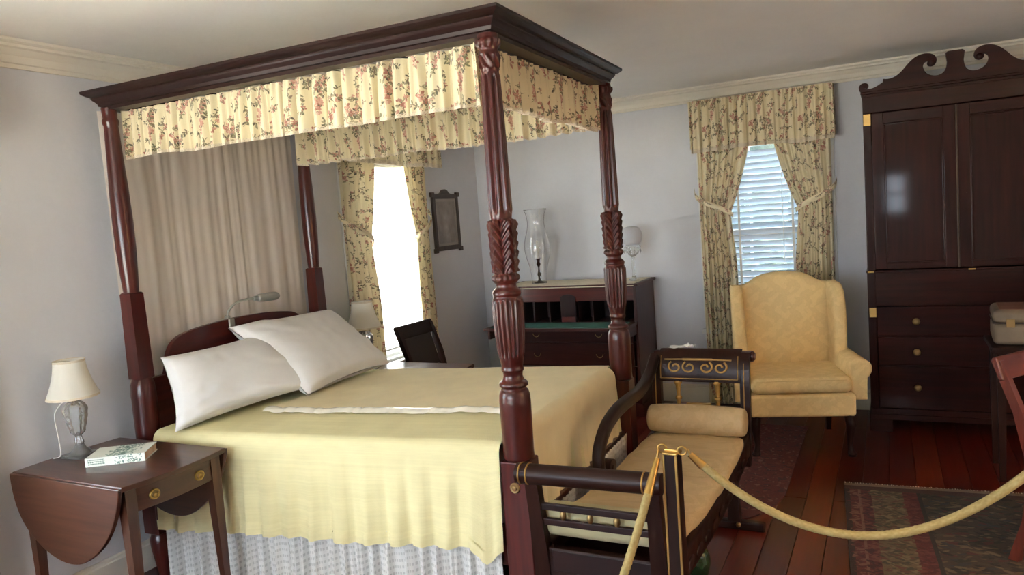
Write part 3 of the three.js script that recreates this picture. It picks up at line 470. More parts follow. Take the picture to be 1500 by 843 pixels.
function dropLeafTable(label, base, turn) {
  const o = thing('drop_leaf_table', label, 'table', base, turn);
  const tx = 0.345, bow = 0.03, tz = 0.243, ts = new THREE.Shape(); ts.moveTo(-tx, -tz); ts.quadraticCurveTo(-tx - bow, 0, -tx, tz); ts.lineTo(tx, tz); ts.quadraticCurveTo(tx + bow * 2, 0, tx, -tz); ts.closePath();
  const top = extr(ts, 0.014, 0.003, 16); top.rotateX(Math.PI / 2); top.translate(0, 0.727, 0); lpart('table_top', metreUV(top, 'x'), M.tableWood, o);
  for (const s of [-1, 1]) {
    const d = new THREE.Shape(); d.moveTo(-tx, 0); d.bezierCurveTo(-tx + 0.0, -0.1, -tx + 0.02, -0.2, -0.21, -0.27); d.bezierCurveTo(-0.1, -0.345, 0.02, -0.35, 0.1, -0.31); d.bezierCurveTo(0.22, -0.25, 0.31, -0.15, tx, 0); d.closePath();
    const g = extr(d, 0.012, 0.003, 20); g.translate(0, 0.722, s > 0 ? tz + 0.001 : -tz - 0.013); lpart('drop_leaf', metreUV(g, 'x'), M.tableWood, o);
  }
  const ax = 0.315, az = 0.205;
  lpart('apron', join(bx(-ax, ax, 0.6, 0.71, az - 0.018, az), bx(-ax, ax, 0.6, 0.71, -az, -az + 0.018), bx(-ax, -ax + 0.018, 0.6, 0.71, -az, az)), M.tableWood, o);
  const ds = new THREE.Shape(); ds.moveTo(-az + 0.02, 0.3); ds.lineTo(az - 0.02, 0.3); ds.lineTo(az - 0.02, ax + 0.008); ds.quadraticCurveTo(0, ax + 0.045, -az + 0.02, ax + 0.008); ds.closePath();
  const dg = extr(ds, 0.094, 0.002, 14); dg.rotateX(-Math.PI / 2); dg.rotateY(Math.PI / 2); dg.rotateY(0);
  const dw = dg; dw.computeBoundingBox(); if (dw.boundingBox.max.x < 0) dw.rotateY(Math.PI); dw.translate(0, 0.61, 0);
  const dr = lpart('drawer', metreUV(dw, 'z'), M.tableWood, o);
  for (const z of [-0.107, 0.107]) brassPull(dr, ax + 0.024, 0.655, z);
  for (const [sx, sz] of [[1, 1], [1, -1], [-1, 1], [-1, -1]]) { const x = sx * (ax - 0.006), z = sz * (az - 0.004); lpart('leg', taper([[x, 0.71, z, 0.023, 0.023], [x, 0.6, z, 0.023, 0.023], [x + sx * 0.004, 0.0, z + sz * 0.004, 0.0125, 0.0125]]), M.tableWood, o); }
  return o;
}
dropLeafTable('brown drop-leaf side table with two brass pulls, holding the lamp and book', [0.446, 0, 4.082], 0);
dropLeafTable('brown drop-leaf table on the far side of the bed under the window lamp', [0.55, 0, 2.09], 0).scale.y = 0.94;
// crystal lamps with white bell shades
function crystalLamp(label, base, turn) {
  const o = thing('table_lamp', label, 'lamp', base, turn, undefined);
  lpart('base', join(bx(-0.055, 0.055, 0, 0.014, -0.055, 0.055, 0.004), lathe([[0.045, 0.014], [0.04, 0.022], [0.026, 0.034], [0.02, 0.05], [0.0001, 0.05]], 16)), M.crystal, o);
  const cut = turned([[0.048, 0.014], [0.06, 0.02], [0.075, 0.016], [0.09, 0.013], [0.098, 0.02], [0.11, 0.028], [0.15, 0.038], [0.19, 0.046], [0.215, 0.047], [0.23, 0.04], [0.243, 0.024], [0.247, 0.012]], (th, y) => 0.0022 * Math.sin(th * 10) * (y > 0.1 ? 1 : 0.5) * (1 + 0.6 * Math.sin(y * 190)), 60, 0.005);
  lpart('crystal_body', cut, M.crystal, o, 'cut crystal baluster');
  lpart('socket', lathe([[0.0001, 0.245], [0.014, 0.245], [0.014, 0.252], [0.011, 0.256], [0.011, 0.29], [0.0001, 0.291]], 16), M.oldBrass, o);
  const bell = (r, y) => { const g = grid(48, 12, (u, v) => { const a = u * Math.PI * 2, k = r(v) * (1 + 0.018 * (Math.abs(Math.cos(a * 3)) - 0.6) * (0.4 + v)); return [Math.cos(a) * k, y(v), -Math.sin(a) * k]; }, (u, v) => [u, v], true); return g; };
  const sh = lpart('lamp_shade', bell((v) => lerp(0.062, 0.103, Math.pow(v, 1.7)), (v) => 0.425 - 0.155 * v), M.shade, o, 'white fabric bell shade');
  for (const v of [0, 1]) lpart('shade_trim', bell((t) => lerp(0.062, 0.103, v) * 1.012, (t) => 0.428 - 0.155 * v - 0.01 * t), M.linen, sh);
  lpart('spider', join(rod([-0.06, 0.42, 0], [0.06, 0.42, 0], 0.0015), rod([0, 0.29, 0], [0, 0.42, 0], 0.002)), M.oldBrass, o);
  lpart('bulb', lathe(smooth([[0.001, 0.375], [0.02, 0.365], [0.029, 0.34], [0.02, 0.31], [0.011, 0.292]], 4), 16), M.frosted, o);
  lpart('cord', tube([[-0.02, 0.265, 0.012], [-0.075, 0.2, 0.035], [-0.075, 0.09, 0.035], [-0.06, 0.012, 0.05], [-0.09, 0.004, 0.06]], 0.0022, 30, 6), M.plaster, o);
  return o;
}
crystalLamp('cut crystal table lamp with white bell shade next to the hardback book', [0.19, 0.73, 4.09], 0.15);
crystalLamp('cut crystal table lamp with white bell shade in front of the bright window curtain', [0.26, 0.687, 2.15], 0.4).scale.setScalar(1.1);
// hardback book with a printed green and white jacket
{
  const o = thing('book', 'thick hardback book in a white jacket with green print', 'book', [0.437, 0.73, 4.065], 0.62);
  const jacket = canvasTex(512, 256, (c, w, h) => { c.fillStyle = 'rgb(226,232,222)'; c.fillRect(0, 0, w, h); seed = 12; for (let i = 0; i < 240; i++) { c.fillStyle = ['rgba(70,110,96,0.55)', 'rgba(120,150,130,0.5)', 'rgba(46,84,78,0.5)'][i % 3]; const x = w * (0.35 + 0.3 * (rnd() + rnd()) - 0.1), y = rnd() * h, s = 4 + rnd() * 16; c.beginPath(); c.ellipse(x, y, s, s * 0.5, rnd() * 6, 0, 6.3); c.fill(); } });
  const spine = canvasTex(512, 96, (c, w, h) => { c.fillStyle = 'rgb(228,232,222)'; c.fillRect(0, 0, w, h); c.fillStyle = 'rgb(86,120,104)'; seed = 3; for (let i = 0; i < 16; i++) for (let j = 0; j < 3; j++) c.fillRect(24 + i * 9, 18 + j * 22, 4 + rnd() * 4, 9 + rnd() * 6); for (let i = 0; i < 60; i++) { c.fillStyle = i % 2 ? 'rgba(60,100,88,0.6)' : 'rgba(110,140,120,0.6)'; c.beginPath(); c.ellipse(250 + rnd() * 230, rnd() * h, 3 + rnd() * 12, 3 + rnd() * 6, rnd() * 6, 0, 6.3); c.fill(); } });
  const mJ = std({ map: jacket, roughness: 0.5 }), mS = std({ map: spine, roughness: 0.5 }), L = 0.235, W = 0.158, h = 0.036;
  const pages = std({ map: tex(64, 64, (u, v) => { const t = (vnoise(u * 2, v * 64, 2, 64, 3) - 0.5) * 40; return [206 + t, 176 + t, 150 + t]; }), roughness: 0.9 });
  lpart('pages', bx(-L / 2 + 0.004, L / 2 - 0.004, 0.003, h - 0.003, -W / 2 + 0.004, W / 2 - 0.002), pages, o, 'tan page edges');
  const pl = (y0, y1) => { const g = new THREE.BoxGeometry(L, y1 - y0, W); g.translate(0, (y0 + y1) / 2, 0); return g; };
  lpart('cover', pl(h - 0.003, h), mJ, o); lpart('cover', pl(0, 0.003), mJ, o);
  const sp = new THREE.BoxGeometry(L, h, 0.004); sp.translate(0, h / 2, W / 2 + 0.0015); lpart('spine', sp, mS, o, 'white spine with green lettering');
}
// framed picture on the left wall
{
  const o = thing('framed_picture', 'small dark carved frame with a brown print hanging beside the window', 'picture', [0.001, 1.405, 0.6], Math.PI / 2);
  const w = 0.4, h = 0.47, f = 0.032, s = poly([[-w / 2, 0], [w / 2, 0], [w / 2, h], [-w / 2, h]]); s.holes.push(poly([[-w / 2 + f, f], [w / 2 - f, f], [w / 2 - f, h - f], [-w / 2 + f, h - f]]));
  lpart('frame', metreUV(extr(s, 0.018, 0.004)), M.frameWood, o);
  const cr = new THREE.Shape(); cr.moveTo(-0.1, h); cr.bezierCurveTo(-0.08, h + 0.012, -0.06, h + 0.008, -0.05, h + 0.025); cr.bezierCurveTo(-0.03, h + 0.05, 0.03, h + 0.05, 0.05, h + 0.025); cr.bezierCurveTo(0.06, h + 0.008, 0.08, h + 0.012, 0.1, h); cr.closePath();
  lpart('crest', metreUV(extr(cr, 0.016, 0.003)), M.frameWood, o);
  for (const x of [-w / 2, w / 2]) for (const y of [0, h]) lpart('corner_block', bx(x - 0.024, x + 0.024, y - 0.02, y + 0.02, 0.001, 0.026, 0.005), M.frameWood, o);
  const print = tex(128, 160, (u, v) => { const fig = Math.exp(-(((u - 0.45) / 0.16) ** 2) - (((v - 0.45) / 0.3) ** 2)), t = (fbm(u, v, 10, 10, 4, 61) - 0.5) * 40; return [128 + t + fig * 26, 116 + t + fig * 24, 106 + t + fig * 22]; });
  const pic = new THREE.PlaneGeometry(w - 2 * f, h - 2 * f); pic.translate(0, h / 2, 0.012); lpart('print', pic, std({ map: print, roughness: 0.7 }), o, 'faded brown figure print');
  const mat = poly([[-w / 2 + f, f], [w / 2 - f, f], [w / 2 - f, h - f], [-w / 2 + f, h - f]]); mat.holes.push(poly([[-w / 2 + f + 0.022, f + 0.026], [w / 2 - f - 0.022, f + 0.026], [w / 2 - f - 0.022, h - f - 0.026], [-w / 2 + f + 0.022, h - f - 0.026]]));
  lpart('mount', extr(mat, 0.002), std({ color: new THREE.Color('rgb(146,134,122)'), roughness: 0.9 }), o); o.children[o.children.length - 1].position.z = 0.0125;
  lpart('glazing', (() => { const g = new THREE.PlaneGeometry(w - 2 * f, h - 2 * f); g.translate(0, h / 2, 0.0165); return g; })(), M.pane, o);
}
// side chair with a dark padded back between the far table and the window
function sideChair(label, base, turn, wood, pad, name = 'side_chair') {
  const o = thing(name, label, 'chair', base, turn);   // faces +z
  for (const s of [-1, 1]) {
    const c = [[s * 0.2, 0.93, -0.33], [s * 0.197, 0.7, -0.245], [s * 0.195, 0.44, -0.19], [s * 0.195, 0.2, -0.215], [s * 0.2, 0.0, -0.27]];
    lpart('back_post', taper([...c].map(([x, y, z]) => [x, y, z, 0.016, 0.02])), wood, o);
    lpart('front_leg', taper([[s * 0.215, 0.44, 0.2, 0.021, 0.021], [s * 0.215, 0.0, 0.205, 0.013, 0.013]]), wood, o);
    lpart('side_rail', join(taperZ(s * 0.2, s * 0.212)), wood, o);
  }
  function taperZ(xa, xb) { const g = bx(-0.011, 0.011, 0.375, 0.44, -0.185, 0.19, 0.003, 'z'); g.translate((xa + xb) / 2, 0, 0.005); return g; }
  lpart('front_rail', bx(-0.2, 0.2, 0.375, 0.44, 0.185, 0.207, 0.003), wood, o); lpart('rear_rail', bx(-0.18, 0.18, 0.375, 0.44, -0.203, -0.183, 0.003), wood, o);
  const seat = bx(-0.21, 0.21, 0.43, 0.475, -0.17, 0.215, 0.02); lpart('seat', seat, pad, o);
  const cr = bx(-0.212, 0.212, 0.85, 0.935, -0.012, 0.012, 0.006); cr.rotateX(-0.36); cr.translate(0, 0.0, 0); const tilt = (y0, y1, x0, x1, th, r) => { const zc = (y) => -0.19 - (y - 0.44) * (0.14 / 0.49), a = Math.atan2(0.14, 0.49), g = bx(x0, x1, -(y1 - y0) / 2 / Math.cos(a), (y1 - y0) / 2 / Math.cos(a), -th / 2, th / 2, r); g.rotateX(-a); g.translate(0, (y0 + y1) / 2, zc((y0 + y1) / 2)); return g; };
  lpart('crest_rail', tilt(0.84, 0.945, -0.222, 0.222, 0.024, 0.008), wood, o);
  lpart('lower_rail', tilt(0.56, 0.6, -0.185, 0.185, 0.02, 0.004), wood, o);
  if (pad !== M.redWood) lpart('back_pad', tilt(0.6, 0.845, -0.165, 0.165, 0.026, 0.01), pad, o, 'dark padded back panel');
  return o;
}
sideChair('dark wooden side chair with a padded back standing under the bright window', [0.52, 0, 1.5], Math.PI / 2 - 0.05, M.blackWood, M.blackLeather).scale.y = 0.96;

// ------------------------------------------------------------------ secretary desk with its writing flap let down
{
  const o = thing('secretary_desk', 'dark wooden secretary desk with open green writing flap and brass pulls', 'desk', [1.03, 0, 0.28]);
  const x0 = 0.43, x1 = 1.625, z0 = 0.03, z1 = 0.52;
  part('case', join(bx(x0, x0 + 0.025, 0.1, 1.035, z0, z1, 0.003, 'y'), bx(x1 - 0.025, x1, 0.1, 1.035, z0, z1, 0.003, 'y'), bx(x0 + 0.025, x1 - 0.025, 0.1, 1.035, z0, z0 + 0.015), bx(x0 + 0.025, x1 - 0.025, 0.1, 0.13, z0, z1 - 0.01), bx(x0 + 0.025, x1 - 0.025, 0.735, 0.752, z0 + 0.015, z1 - 0.003)), M.deskWood, o);
  part('top', bx(x0 - 0.02, x1 + 0.02, 1.035, 1.058, z0 - 0.01, z1 + 0.022, 0.006, 'x'), M.deskWood, o);
  part('frieze', bx(x0 + 0.025, x1 - 0.025, 0.925, 1.034, z1 - 0.022, z1 - 0.004, 0.002, 'x'), M.mahogany, o);
  part('plinth', join(bx(x0 - 0.012, x1 + 0.012, 0.0, 0.1, z1 - 0.005, z1 + 0.012, 0.004), bx(x0 - 0.012, x0 + 0.005, 0, 0.1, z0, z1), bx(x1 - 0.005, x1 + 0.012, 0, 0.1, z0, z1)), M.deskWood, o);
  // pigeonholes behind the flap
  const px = [x0 + 0.025, 0.58, 0.72, 0.86, 0.985, 1.115, 1.24, 1.38, 1.5, x1 - 0.025];
  part('back_panel', bx(x0 + 0.025, x1 - 0.025, 0.752, 0.925, 0.2, 0.21), M.darkMahogany, o);
  for (const x of px.slice(1, 9)) part('divider', bx(x - 0.005, x + 0.005, 0.752, 0.925, 0.21, 0.47), M.darkMahogany, o);
  const ds = new THREE.Shape(); ds.moveTo(0.985, 0.752); ds.lineTo(1.115, 0.752); ds.lineTo(1.115, 0.96); ds.quadraticCurveTo(1.05, 1.005, 0.985, 0.96); ds.closePath();
  const door = part('prospect_door', (() => { const g = extr(ds, 0.012, 0.002, 8); g.translate(0, 0, z1 - 0.012); return metreUV(g, 'y'); })(), M.darkMahogany, o);
  part('small_drawer', bx(0.99, 1.11, 0.758, 0.8, z1 + 0.001, z1 + 0.006, 0.002), M.mahogany, o);
  const flap = part('writing_flap', bx(x0 + 0.005, x1 - 0.005, 0.735, 0.757, z1 + 0.002, 0.86, 0.004, 'x'), M.deskWood, o);
  part('baize', bx(x0 + 0.05, x1 - 0.05, 0.757, 0.7595, z1 + 0.03, 0.82), M.baize, flap, 'green cloth writing surface');
  for (const x of [x0 + 0.012, x1 - 0.034]) part('loper', bx(x, x + 0.022, 0.66, 0.734, z1 - 0.01, 0.8, 0.002, 'z'), M.deskWood, o);
  for (const [a, b] of [[0.595, 0.725], [0.4, 0.585], [0.14, 0.39]]) {
    const d = part('drawer', bx(x0 + 0.045, x1 - 0.045, a, b, z1 - 0.02, z1 + 0.006, 0.004, 'x'), M.deskWood, o); part('drawer_rail', bx(x0 + 0.025, x1 - 0.025, a - 0.009, a - 0.001, z1 - 0.03, z1 - 0.003), M.deskWood, o);
    for (const x of [0.75, 1.3]) { part('pull_plate', place(extr((() => { const s = new THREE.Shape(); s.absellipse(0, 0, 0.04, 0.022, 0, 6.2832); return s; })(), 0.002, 0.001, 12), x, (a + b) / 2 + 0.008, z1 + 0.006), M.oldBrass, d); part('bail_handle', place(new THREE.TorusGeometry(0.028, 0.0028, 6, 18, Math.PI), x, (a + b) / 2 + 0.004, z1 + 0.013, 0, 0, Math.PI), M.oldBrass, d); }
    part('escutcheon', place(extr((() => { const s = new THREE.Shape(); s.absellipse(0, 0, 0.016, 0.024, 0, 6.2832); return s; })(), 0.002, 0.001, 12), 1.03, (a + b) / 2 + 0.01, z1 + 0.006), M.oldBrass, d);
  }
  const rg = grid(60, 20, (u, v) => { const x = lerp(x0 + 0.03, x1 - 0.01, u), z = lerp(z0 + 0.03, z1 + 0.028, v); return [x, z > z1 + 0.02 ? 1.0595 - (z - z1 - 0.02) * 2.2 : 1.0605 + 0.0008 * n1(x * 30, 5), z]; }, (u, v) => [u * 1.1, v * 0.5]);
  const r = thing('table_runner', 'pale woven runner laid along the top of the secretary desk', 'runner', [1.03, 1.058, 0.28]); part('cloth', join(rg, place(rg, 0, -0.0015, 0)), M.linen, r);
}
// candlestick under a tall glass hurricane shade
{
  const x = 0.71, z = 0.3, y = 1.062;
  const o = thing('hurricane_shade', 'tall clear glass hurricane shade over a candlestick on the desk', 'glass shade', [x, y, z]);
  const prof = smooth([[0.066, 0.0], [0.067, 0.04], [0.075, 0.13], [0.1, 0.22], [0.112, 0.3], [0.103, 0.38], [0.082, 0.45], [0.073, 0.52], [0.082, 0.59], [0.098, 0.63]], 8);
  lpart('glass', lathe([...prof, ...prof.map(([r, h]) => [r - 0.0035, h]).reverse(), prof[0]], 48), M.solidGlass, o);
  lpart('rim', place(new THREE.TorusGeometry(0.098, 0.0022, 8, 48), 0, 0.63, 0, 0, Math.PI / 2), M.crystal, o);
  lpart('foot_ring', place(new THREE.TorusGeometry(0.066, 0.002, 8, 48), 0, 0.003, 0, 0, Math.PI / 2), M.crystal, o);
  const c = thing('candlestick', 'dark metal candlestick with a white candle inside the hurricane shade', 'candlestick', [x, y, z]);
  lpart('stick', lathe(smooth([[0.0001, 0], [0.045, 0.0], [0.044, 0.008], [0.016, 0.02], [0.009, 0.05], [0.016, 0.075], [0.009, 0.1], [0.008, 0.14], [0.018, 0.165], [0.012, 0.18], [0.015, 0.2], [0.021, 0.212], [0.0001, 0.213]], 5), 24), M.darkBronze, c);
  const cd = lpart('candle', lathe([[0.0001, 0.2], [0.0105, 0.2], [0.0105, 0.36], [0.007, 0.365], [0.0001, 0.365]], 16), M.plaster, c); lpart('wick', rod([0, 0.364, 0], [0.002, 0.376, 0], 0.0012), M.blackLeather, cd);
}
// frosted globe lamp with hanging prisms
{
  const o = thing('prism_lamp', 'glass lamp with frosted globe and hanging prisms on the desk end', 'lamp', [1.545, 1.062, 0.29]);
  lpart('foot', lathe(smooth([[0.0001, 0], [0.045, 0.0], [0.044, 0.008], [0.02, 0.022], [0.014, 0.04]], 4), 24), M.crystal, o);
  lpart('stem', lathe([[0.0145, 0.04], [0.016, 0.05], [0.012, 0.06], [0.0165, 0.16], [0.017, 0.18], [0.011, 0.19], [0.0001, 0.19]], 10), M.crystal, o);
  lpart('bowl', lathe(smooth([[0.012, 0.19], [0.03, 0.2], [0.055, 0.24], [0.06, 0.275], [0.05, 0.285]], 5), 24), M.crystal, o);
  lpart('globe', lathe(smooth([[0.045, 0.285], [0.068, 0.3], [0.083, 0.34], [0.08, 0.385], [0.058, 0.42], [0.03, 0.432], [0.0001, 0.434]], 6), 32), M.frosted, o, 'frosted glass globe');
  const pr = join(new THREE.OctahedronGeometry(0.009).scale(0.8, 2.6, 0.8).translate(0, -0.028, 0), new THREE.OctahedronGeometry(0.006).translate(0, 0.003, 0));
  for (let k = 0; k < 12; k++) { const p = mesh('prism', pr, M.crystal, o), a = k / 12 * Math.PI * 2; p.position.set(Math.cos(a) * 0.064, 0.262, Math.sin(a) * 0.064); p.rotation.y = -a; }
}

// ------------------------------------------------------------------ yellow wing chair
{
  const o = thing('wing_chair', 'yellow damask wing chair with loose seat cushion in front of the blind', 'armchair', [2.8, 0, 0.93], 0.262);
  const soft = (x0, x1, y0, y1, z0, z1, r) => { const g = new RoundedBoxGeometry(x1 - x0, y1 - y0, z1 - z0, 5, r); g.translate((x0 + x1) / 2, (y0 + y1) / 2, (z0 + z1) / 2); return metreUV(g, 'y'); };
  // back: serpentine top, slightly raked
  const bs = new THREE.Shape(); bs.moveTo(-0.29, 0.36); bs.lineTo(0.29, 0.36); bs.lineTo(0.322, 1.015); bs.bezierCurveTo(0.26, 1.005, 0.23, 1.02, 0.17, 1.06); bs.bezierCurveTo(0.1, 1.105, -0.1, 1.105, -0.17, 1.06); bs.bezierCurveTo(-0.23, 1.02, -0.26, 1.005, -0.322, 1.015); bs.closePath();
  const bg = extr(bs, 0.06, 0.026, 16), rake = (g) => { const p = g.attributes.position; for (let i = 0; i < p.count; i++) p.setZ(i, p.getZ(i) - (p.getY(i) - 0.36) * 0.13); g.computeVertexNormals(); return g; };
  bg.translate(0, 0, -0.29); lpart('backrest', toCreasedNormals(metreUV(rake(bg), 'y'), 0.9), M.damask, o);
  lpart('seat_base', soft(-0.315, 0.315, 0.255, 0.4, -0.3, 0.3, 0.022), M.damask, o);
  const cu = grid(40, 40, (u, v) => [0, 0, 0]);
  const cushion = (() => { const g = new RoundedBoxGeometry(0.6, 0.1, 0.55, 6, 0.04), p = g.attributes.position; g.translate(0, 0.452, 0.025); for (let i = 0; i < p.count; i++) { const x = p.getX(i) / 0.3, z = (p.getZ(i) - 0.025) / 0.275; if (p.getY(i) > 0.45) p.setY(i, p.getY(i) + 0.022 * (1 - x * x) * (1 - z * z)); } g.computeVertexNormals(); return metreUV(g, 'z'); })();
  lpart('seat_cushion', cushion, M.damask, o);
  lpart('cushion_piping', tube([[-0.265, 0.488, 0.292], [0.265, 0.488, 0.292]], 0.004, 20, 6), M.damask, o);
  for (const s of [-1, 1]) {
    // wing: side panel leaning with the back
    const ws = new THREE.Shape(); ws.moveTo(-0.32, 0.55); ws.lineTo(-0.085, 0.55); ws.bezierCurveTo(-0.09, 0.72, -0.125, 0.86, -0.16, 0.95); ws.bezierCurveTo(-0.175, 1.0, -0.22, 1.03, -0.29, 1.02); ws.lineTo(-0.37, 1.015); ws.closePath();
    const wg = extr(ws, 0.036, 0.022, 14); wg.rotateY(-Math.PI / 2); wg.translate(s * 0.312 + 0.018, 0, 0);
    { const p = wg.attributes.position; for (let i = 0; i < p.count; i++) p.setX(i, p.getX(i) + s * 0.16 * Math.max(0, p.getZ(i) + 0.3) * sstep(0.5, 1.0, p.getY(i)) * 0.6); wg.computeVertexNormals(); }
    lpart('wing', toCreasedNormals(metreUV(wg, 'y'), 0.9), M.damask, o);
    // arm: scrolled roll on an upright panel
    const as = new THREE.Shape(); as.moveTo(-0.035, 0.36); as.lineTo(0.03, 0.36); as.lineTo(0.035, 0.5); as.bezierCurveTo(0.062, 0.52, 0.072, 0.56, 0.05, 0.58); as.bezierCurveTo(0.025, 0.6, -0.02, 0.597, -0.035, 0.57); as.closePath();
    const ag = extr(as, 0.46, 0.018, 14); if (s < 0) { ag.scale(-1, 1, 1); const p = ag.index ? null : ag.attributes.position.array; const n = p.length; for (let i = 0; i < n; i += 9) for (let k = 0; k < 3; k++) { const q = p[i + k]; p[i + k] = p[i + 6 + k]; p[i + 6 + k] = q; } ag.computeVertexNormals(); } ag.translate(s * 0.318, 0, -0.24);
    { const p = ag.attributes.position; for (let i = 0; i < p.count; i++) { const t = (p.getZ(i) + 0.24) / 0.46; p.setX(i, p.getX(i) + s * 0.03 * t); p.setY(i, p.getY(i) - 0.012 * t * (p.getY(i) > 0.45 ? 1 : 0)); } ag.computeVertexNormals(); }
    lpart('arm', toCreasedNormals(metreUV(ag, 'z'), 0.9), M.damask, o);
    // cabriole front leg and plain rear leg
    const leg = [[0.275, 0.262, 0.262, 0.03], [0.285, 0.2, 0.272, 0.032], [0.28, 0.13, 0.266, 0.022], [0.276, 0.07, 0.262, 0.0155], [0.281, 0.03, 0.27, 0.02], [0.286, 0.014, 0.276, 0.028], [0.286, 0.002, 0.276, 0.024]];
    lpart('front_leg', (() => { const g = grid(16, 24, (u, v) => { const k = v * (leg.length - 1), i = Math.min(leg.length - 2, Math.floor(k)), f = k - i, a = leg[i], b = leg[i + 1], r = lerp(a[3], b[3], f), t = u * Math.PI * 2; return [s * lerp(a[0], b[0], f) + Math.cos(t) * r, lerp(a[1], b[1], f), lerp(a[2], b[2], f) - Math.sin(t) * r]; }, (u, v) => [u * 0.1, v * 0.3], true); return join(g, lathe([[0.0001, 0.003], [0.026, 0.003], [0.026, 0.0], [0.0001, 0.0]], 16, s * 0.286, 0, 0.276)); })(), M.darkMahogany, o);
    lpart('rear_leg', taper([[s * 0.26, 0.262, -0.25, 0.022, 0.022], [s * 0.262, 0.0, -0.31, 0.016, 0.018]]), M.darkMahogany, o);
  }
}

// ------------------------------------------------------------------ tall cabinet with a broken scroll pediment
{
  const o = thing('linen_press', 'tall dark cabinet with panelled doors, drawers and a broken scroll pediment', 'cabinet', [3.78, 0, 0.3]);
  const x0 = 3.247, x1 = 4.313, xc = 3.78, z0 = 0.035, zf = 0.55;
  part('lower_case', join(bx(x0, x1, 0.12, 0.16, z0, zf, 0.003), bx(x0, x0 + 0.05, 0.16, 1.085, z0, zf, 0.003, 'y'), bx(x1 - 0.05, x1, 0.16, 1.085, z0, zf, 0.003, 'y'), bx(x0 + 0.05, x1 - 0.05, 0.86, 1.085, zf - 0.03, zf - 0.004), bx(x0 + 0.05, x1 - 0.05, 0.16, 1.085, z0, z0 + 0.02), bx(x0 + 0.05, x1 - 0.05, 0.651, 0.659, zf - 0.03, zf), bx(x0 + 0.05, x1 - 0.05, 0.451, 0.459, zf - 0.03, zf)), M.armoireWood, o);
  part('waist_moulding', bx(x0 - 0.004, x1 + 0.004, 1.085, 1.1, z0, zf + 0.008, 0.004, 'x'), M.armoireWood, o);
  part('upper_case', join(bx(x0 + 0.003, x0 + 0.052, 1.1, 2.14, z0, zf - 0.004, 0.003, 'y'), bx(x1 - 0.052, x1 - 0.003, 1.1, 2.14, z0, zf - 0.004, 0.003, 'y'), bx(x0 + 0.052, x1 - 0.052, 1.1, 2.14, z0, z0 + 0.02), bx(x0 + 0.003, x1 - 0.003, 2.14, 2.25, z0, zf - 0.002, 0.002, 'x')), M.armoireWood, o);
  part('cornice', join(bx(x0 - 0.002, x1 + 0.002, 2.245, 2.262, z0, zf + 0.008, 0.003), bx(x0 - 0.006, x1 + 0.006, 2.262, 2.278, z0, zf + 0.016, 0.004)), M.armoireWood, o);
  part('plinth', join(bx(x0 - 0.008, x1 + 0.008, 0.085, 0.122, z0, zf + 0.01, 0.004, 'x'), bx(x0 - 0.008, x0 + 0.13, 0, 0.086, zf - 0.03, zf + 0.01, 0.004), bx(x1 - 0.13, x1 + 0.008, 0, 0.086, zf - 0.03, zf + 0.01, 0.004), bx(x0 - 0.008, x0 + 0.02, 0, 0.086, z0, z0 + 0.1), bx(x1 - 0.02, x1 + 0.008, 0, 0.086, z0, z0 + 0.1)), M.armoireWood, o);
  for (const s of [-1, 1]) {
    const a = s < 0 ? x0 + 0.054 : xc + 0.004, b = s < 0 ? xc - 0.004 : x1 - 0.054, q = 0.068, y0 = 1.106, y1 = 2.134;
    const d = part('door', join(bx(a, a + q, y0, y1, zf - 0.028, zf - 0.002, 0.003, 'y'), bx(b - q, b, y0, y1, zf - 0.028, zf - 0.002, 0.003, 'y'), bx(a + q, b - q, y0, y0 + 0.04, zf - 0.028, zf - 0.002, 0.003, 'x'), bx(a + q, b - q, y1 - 0.07, y1, zf - 0.028, zf - 0.002, 0.003, 'x')), M.armoireWood, o);
    part('door_panel', bx(a + q - 0.004, b - q + 0.004, y0 + 0.036, y1 - 0.066, zf - 0.034, zf - 0.02, 0.003, 'y'), M.armoireWood, d);
    part('panel_bead', join(bx(a + q, b - q, y0 + 0.04, y0 + 0.05, zf - 0.022, zf - 0.004, 0.003), bx(a + q, b - q, y1 - 0.08, y1 - 0.07, zf - 0.022, zf - 0.004, 0.003), bx(a + q, a + q + 0.01, y0 + 0.05, y1 - 0.08, zf - 0.022, zf - 0.004, 0.003), bx(b - q - 0.01, b - q, y0 + 0.05, y1 - 0.08, zf - 0.022, zf - 0.004, 0.003)), M.armoireWood, d);
    const hx = s < 0 ? x0 + 0.028 : x1 - 0.028;
    part('hinge_plate', bx(hx - 0.022, hx + 0.022, 2.06, 2.135, zf - 0.004, zf + 0.002, 0.002), M.brass, o, 'brass hinge plate'); part('hinge_plate', bx(hx - 0.02, hx + 0.022, 0.785, 0.85, zf, zf + 0.003, 0.002), M.brass, o, 'brass hinge plate');
    part('slide_tab', bx(s < 0 ? 3.252 : 3.83, s < 0 ? 3.29 : 3.868, 1.087, 1.097, zf + 0.008, zf + 0.014, 0.002), M.brass, o, 'small brass tab');
  }
  part('meeting_bead', rod([xc, 1.106, zf + 0.001], [xc, 2.134, zf + 0.001], 0.006), M.darkBronze, o);
  part('escutcheon', place(extr((() => { const s = new THREE.Shape(); s.absellipse(0, 0, 0.014, 0.026, 0, 6.2832); return s; })(), 0.003, 0.001, 12), xc + 0.035, 1.575, zf - 0.001), M.oldBrass, o, 'brass keyhole plate');
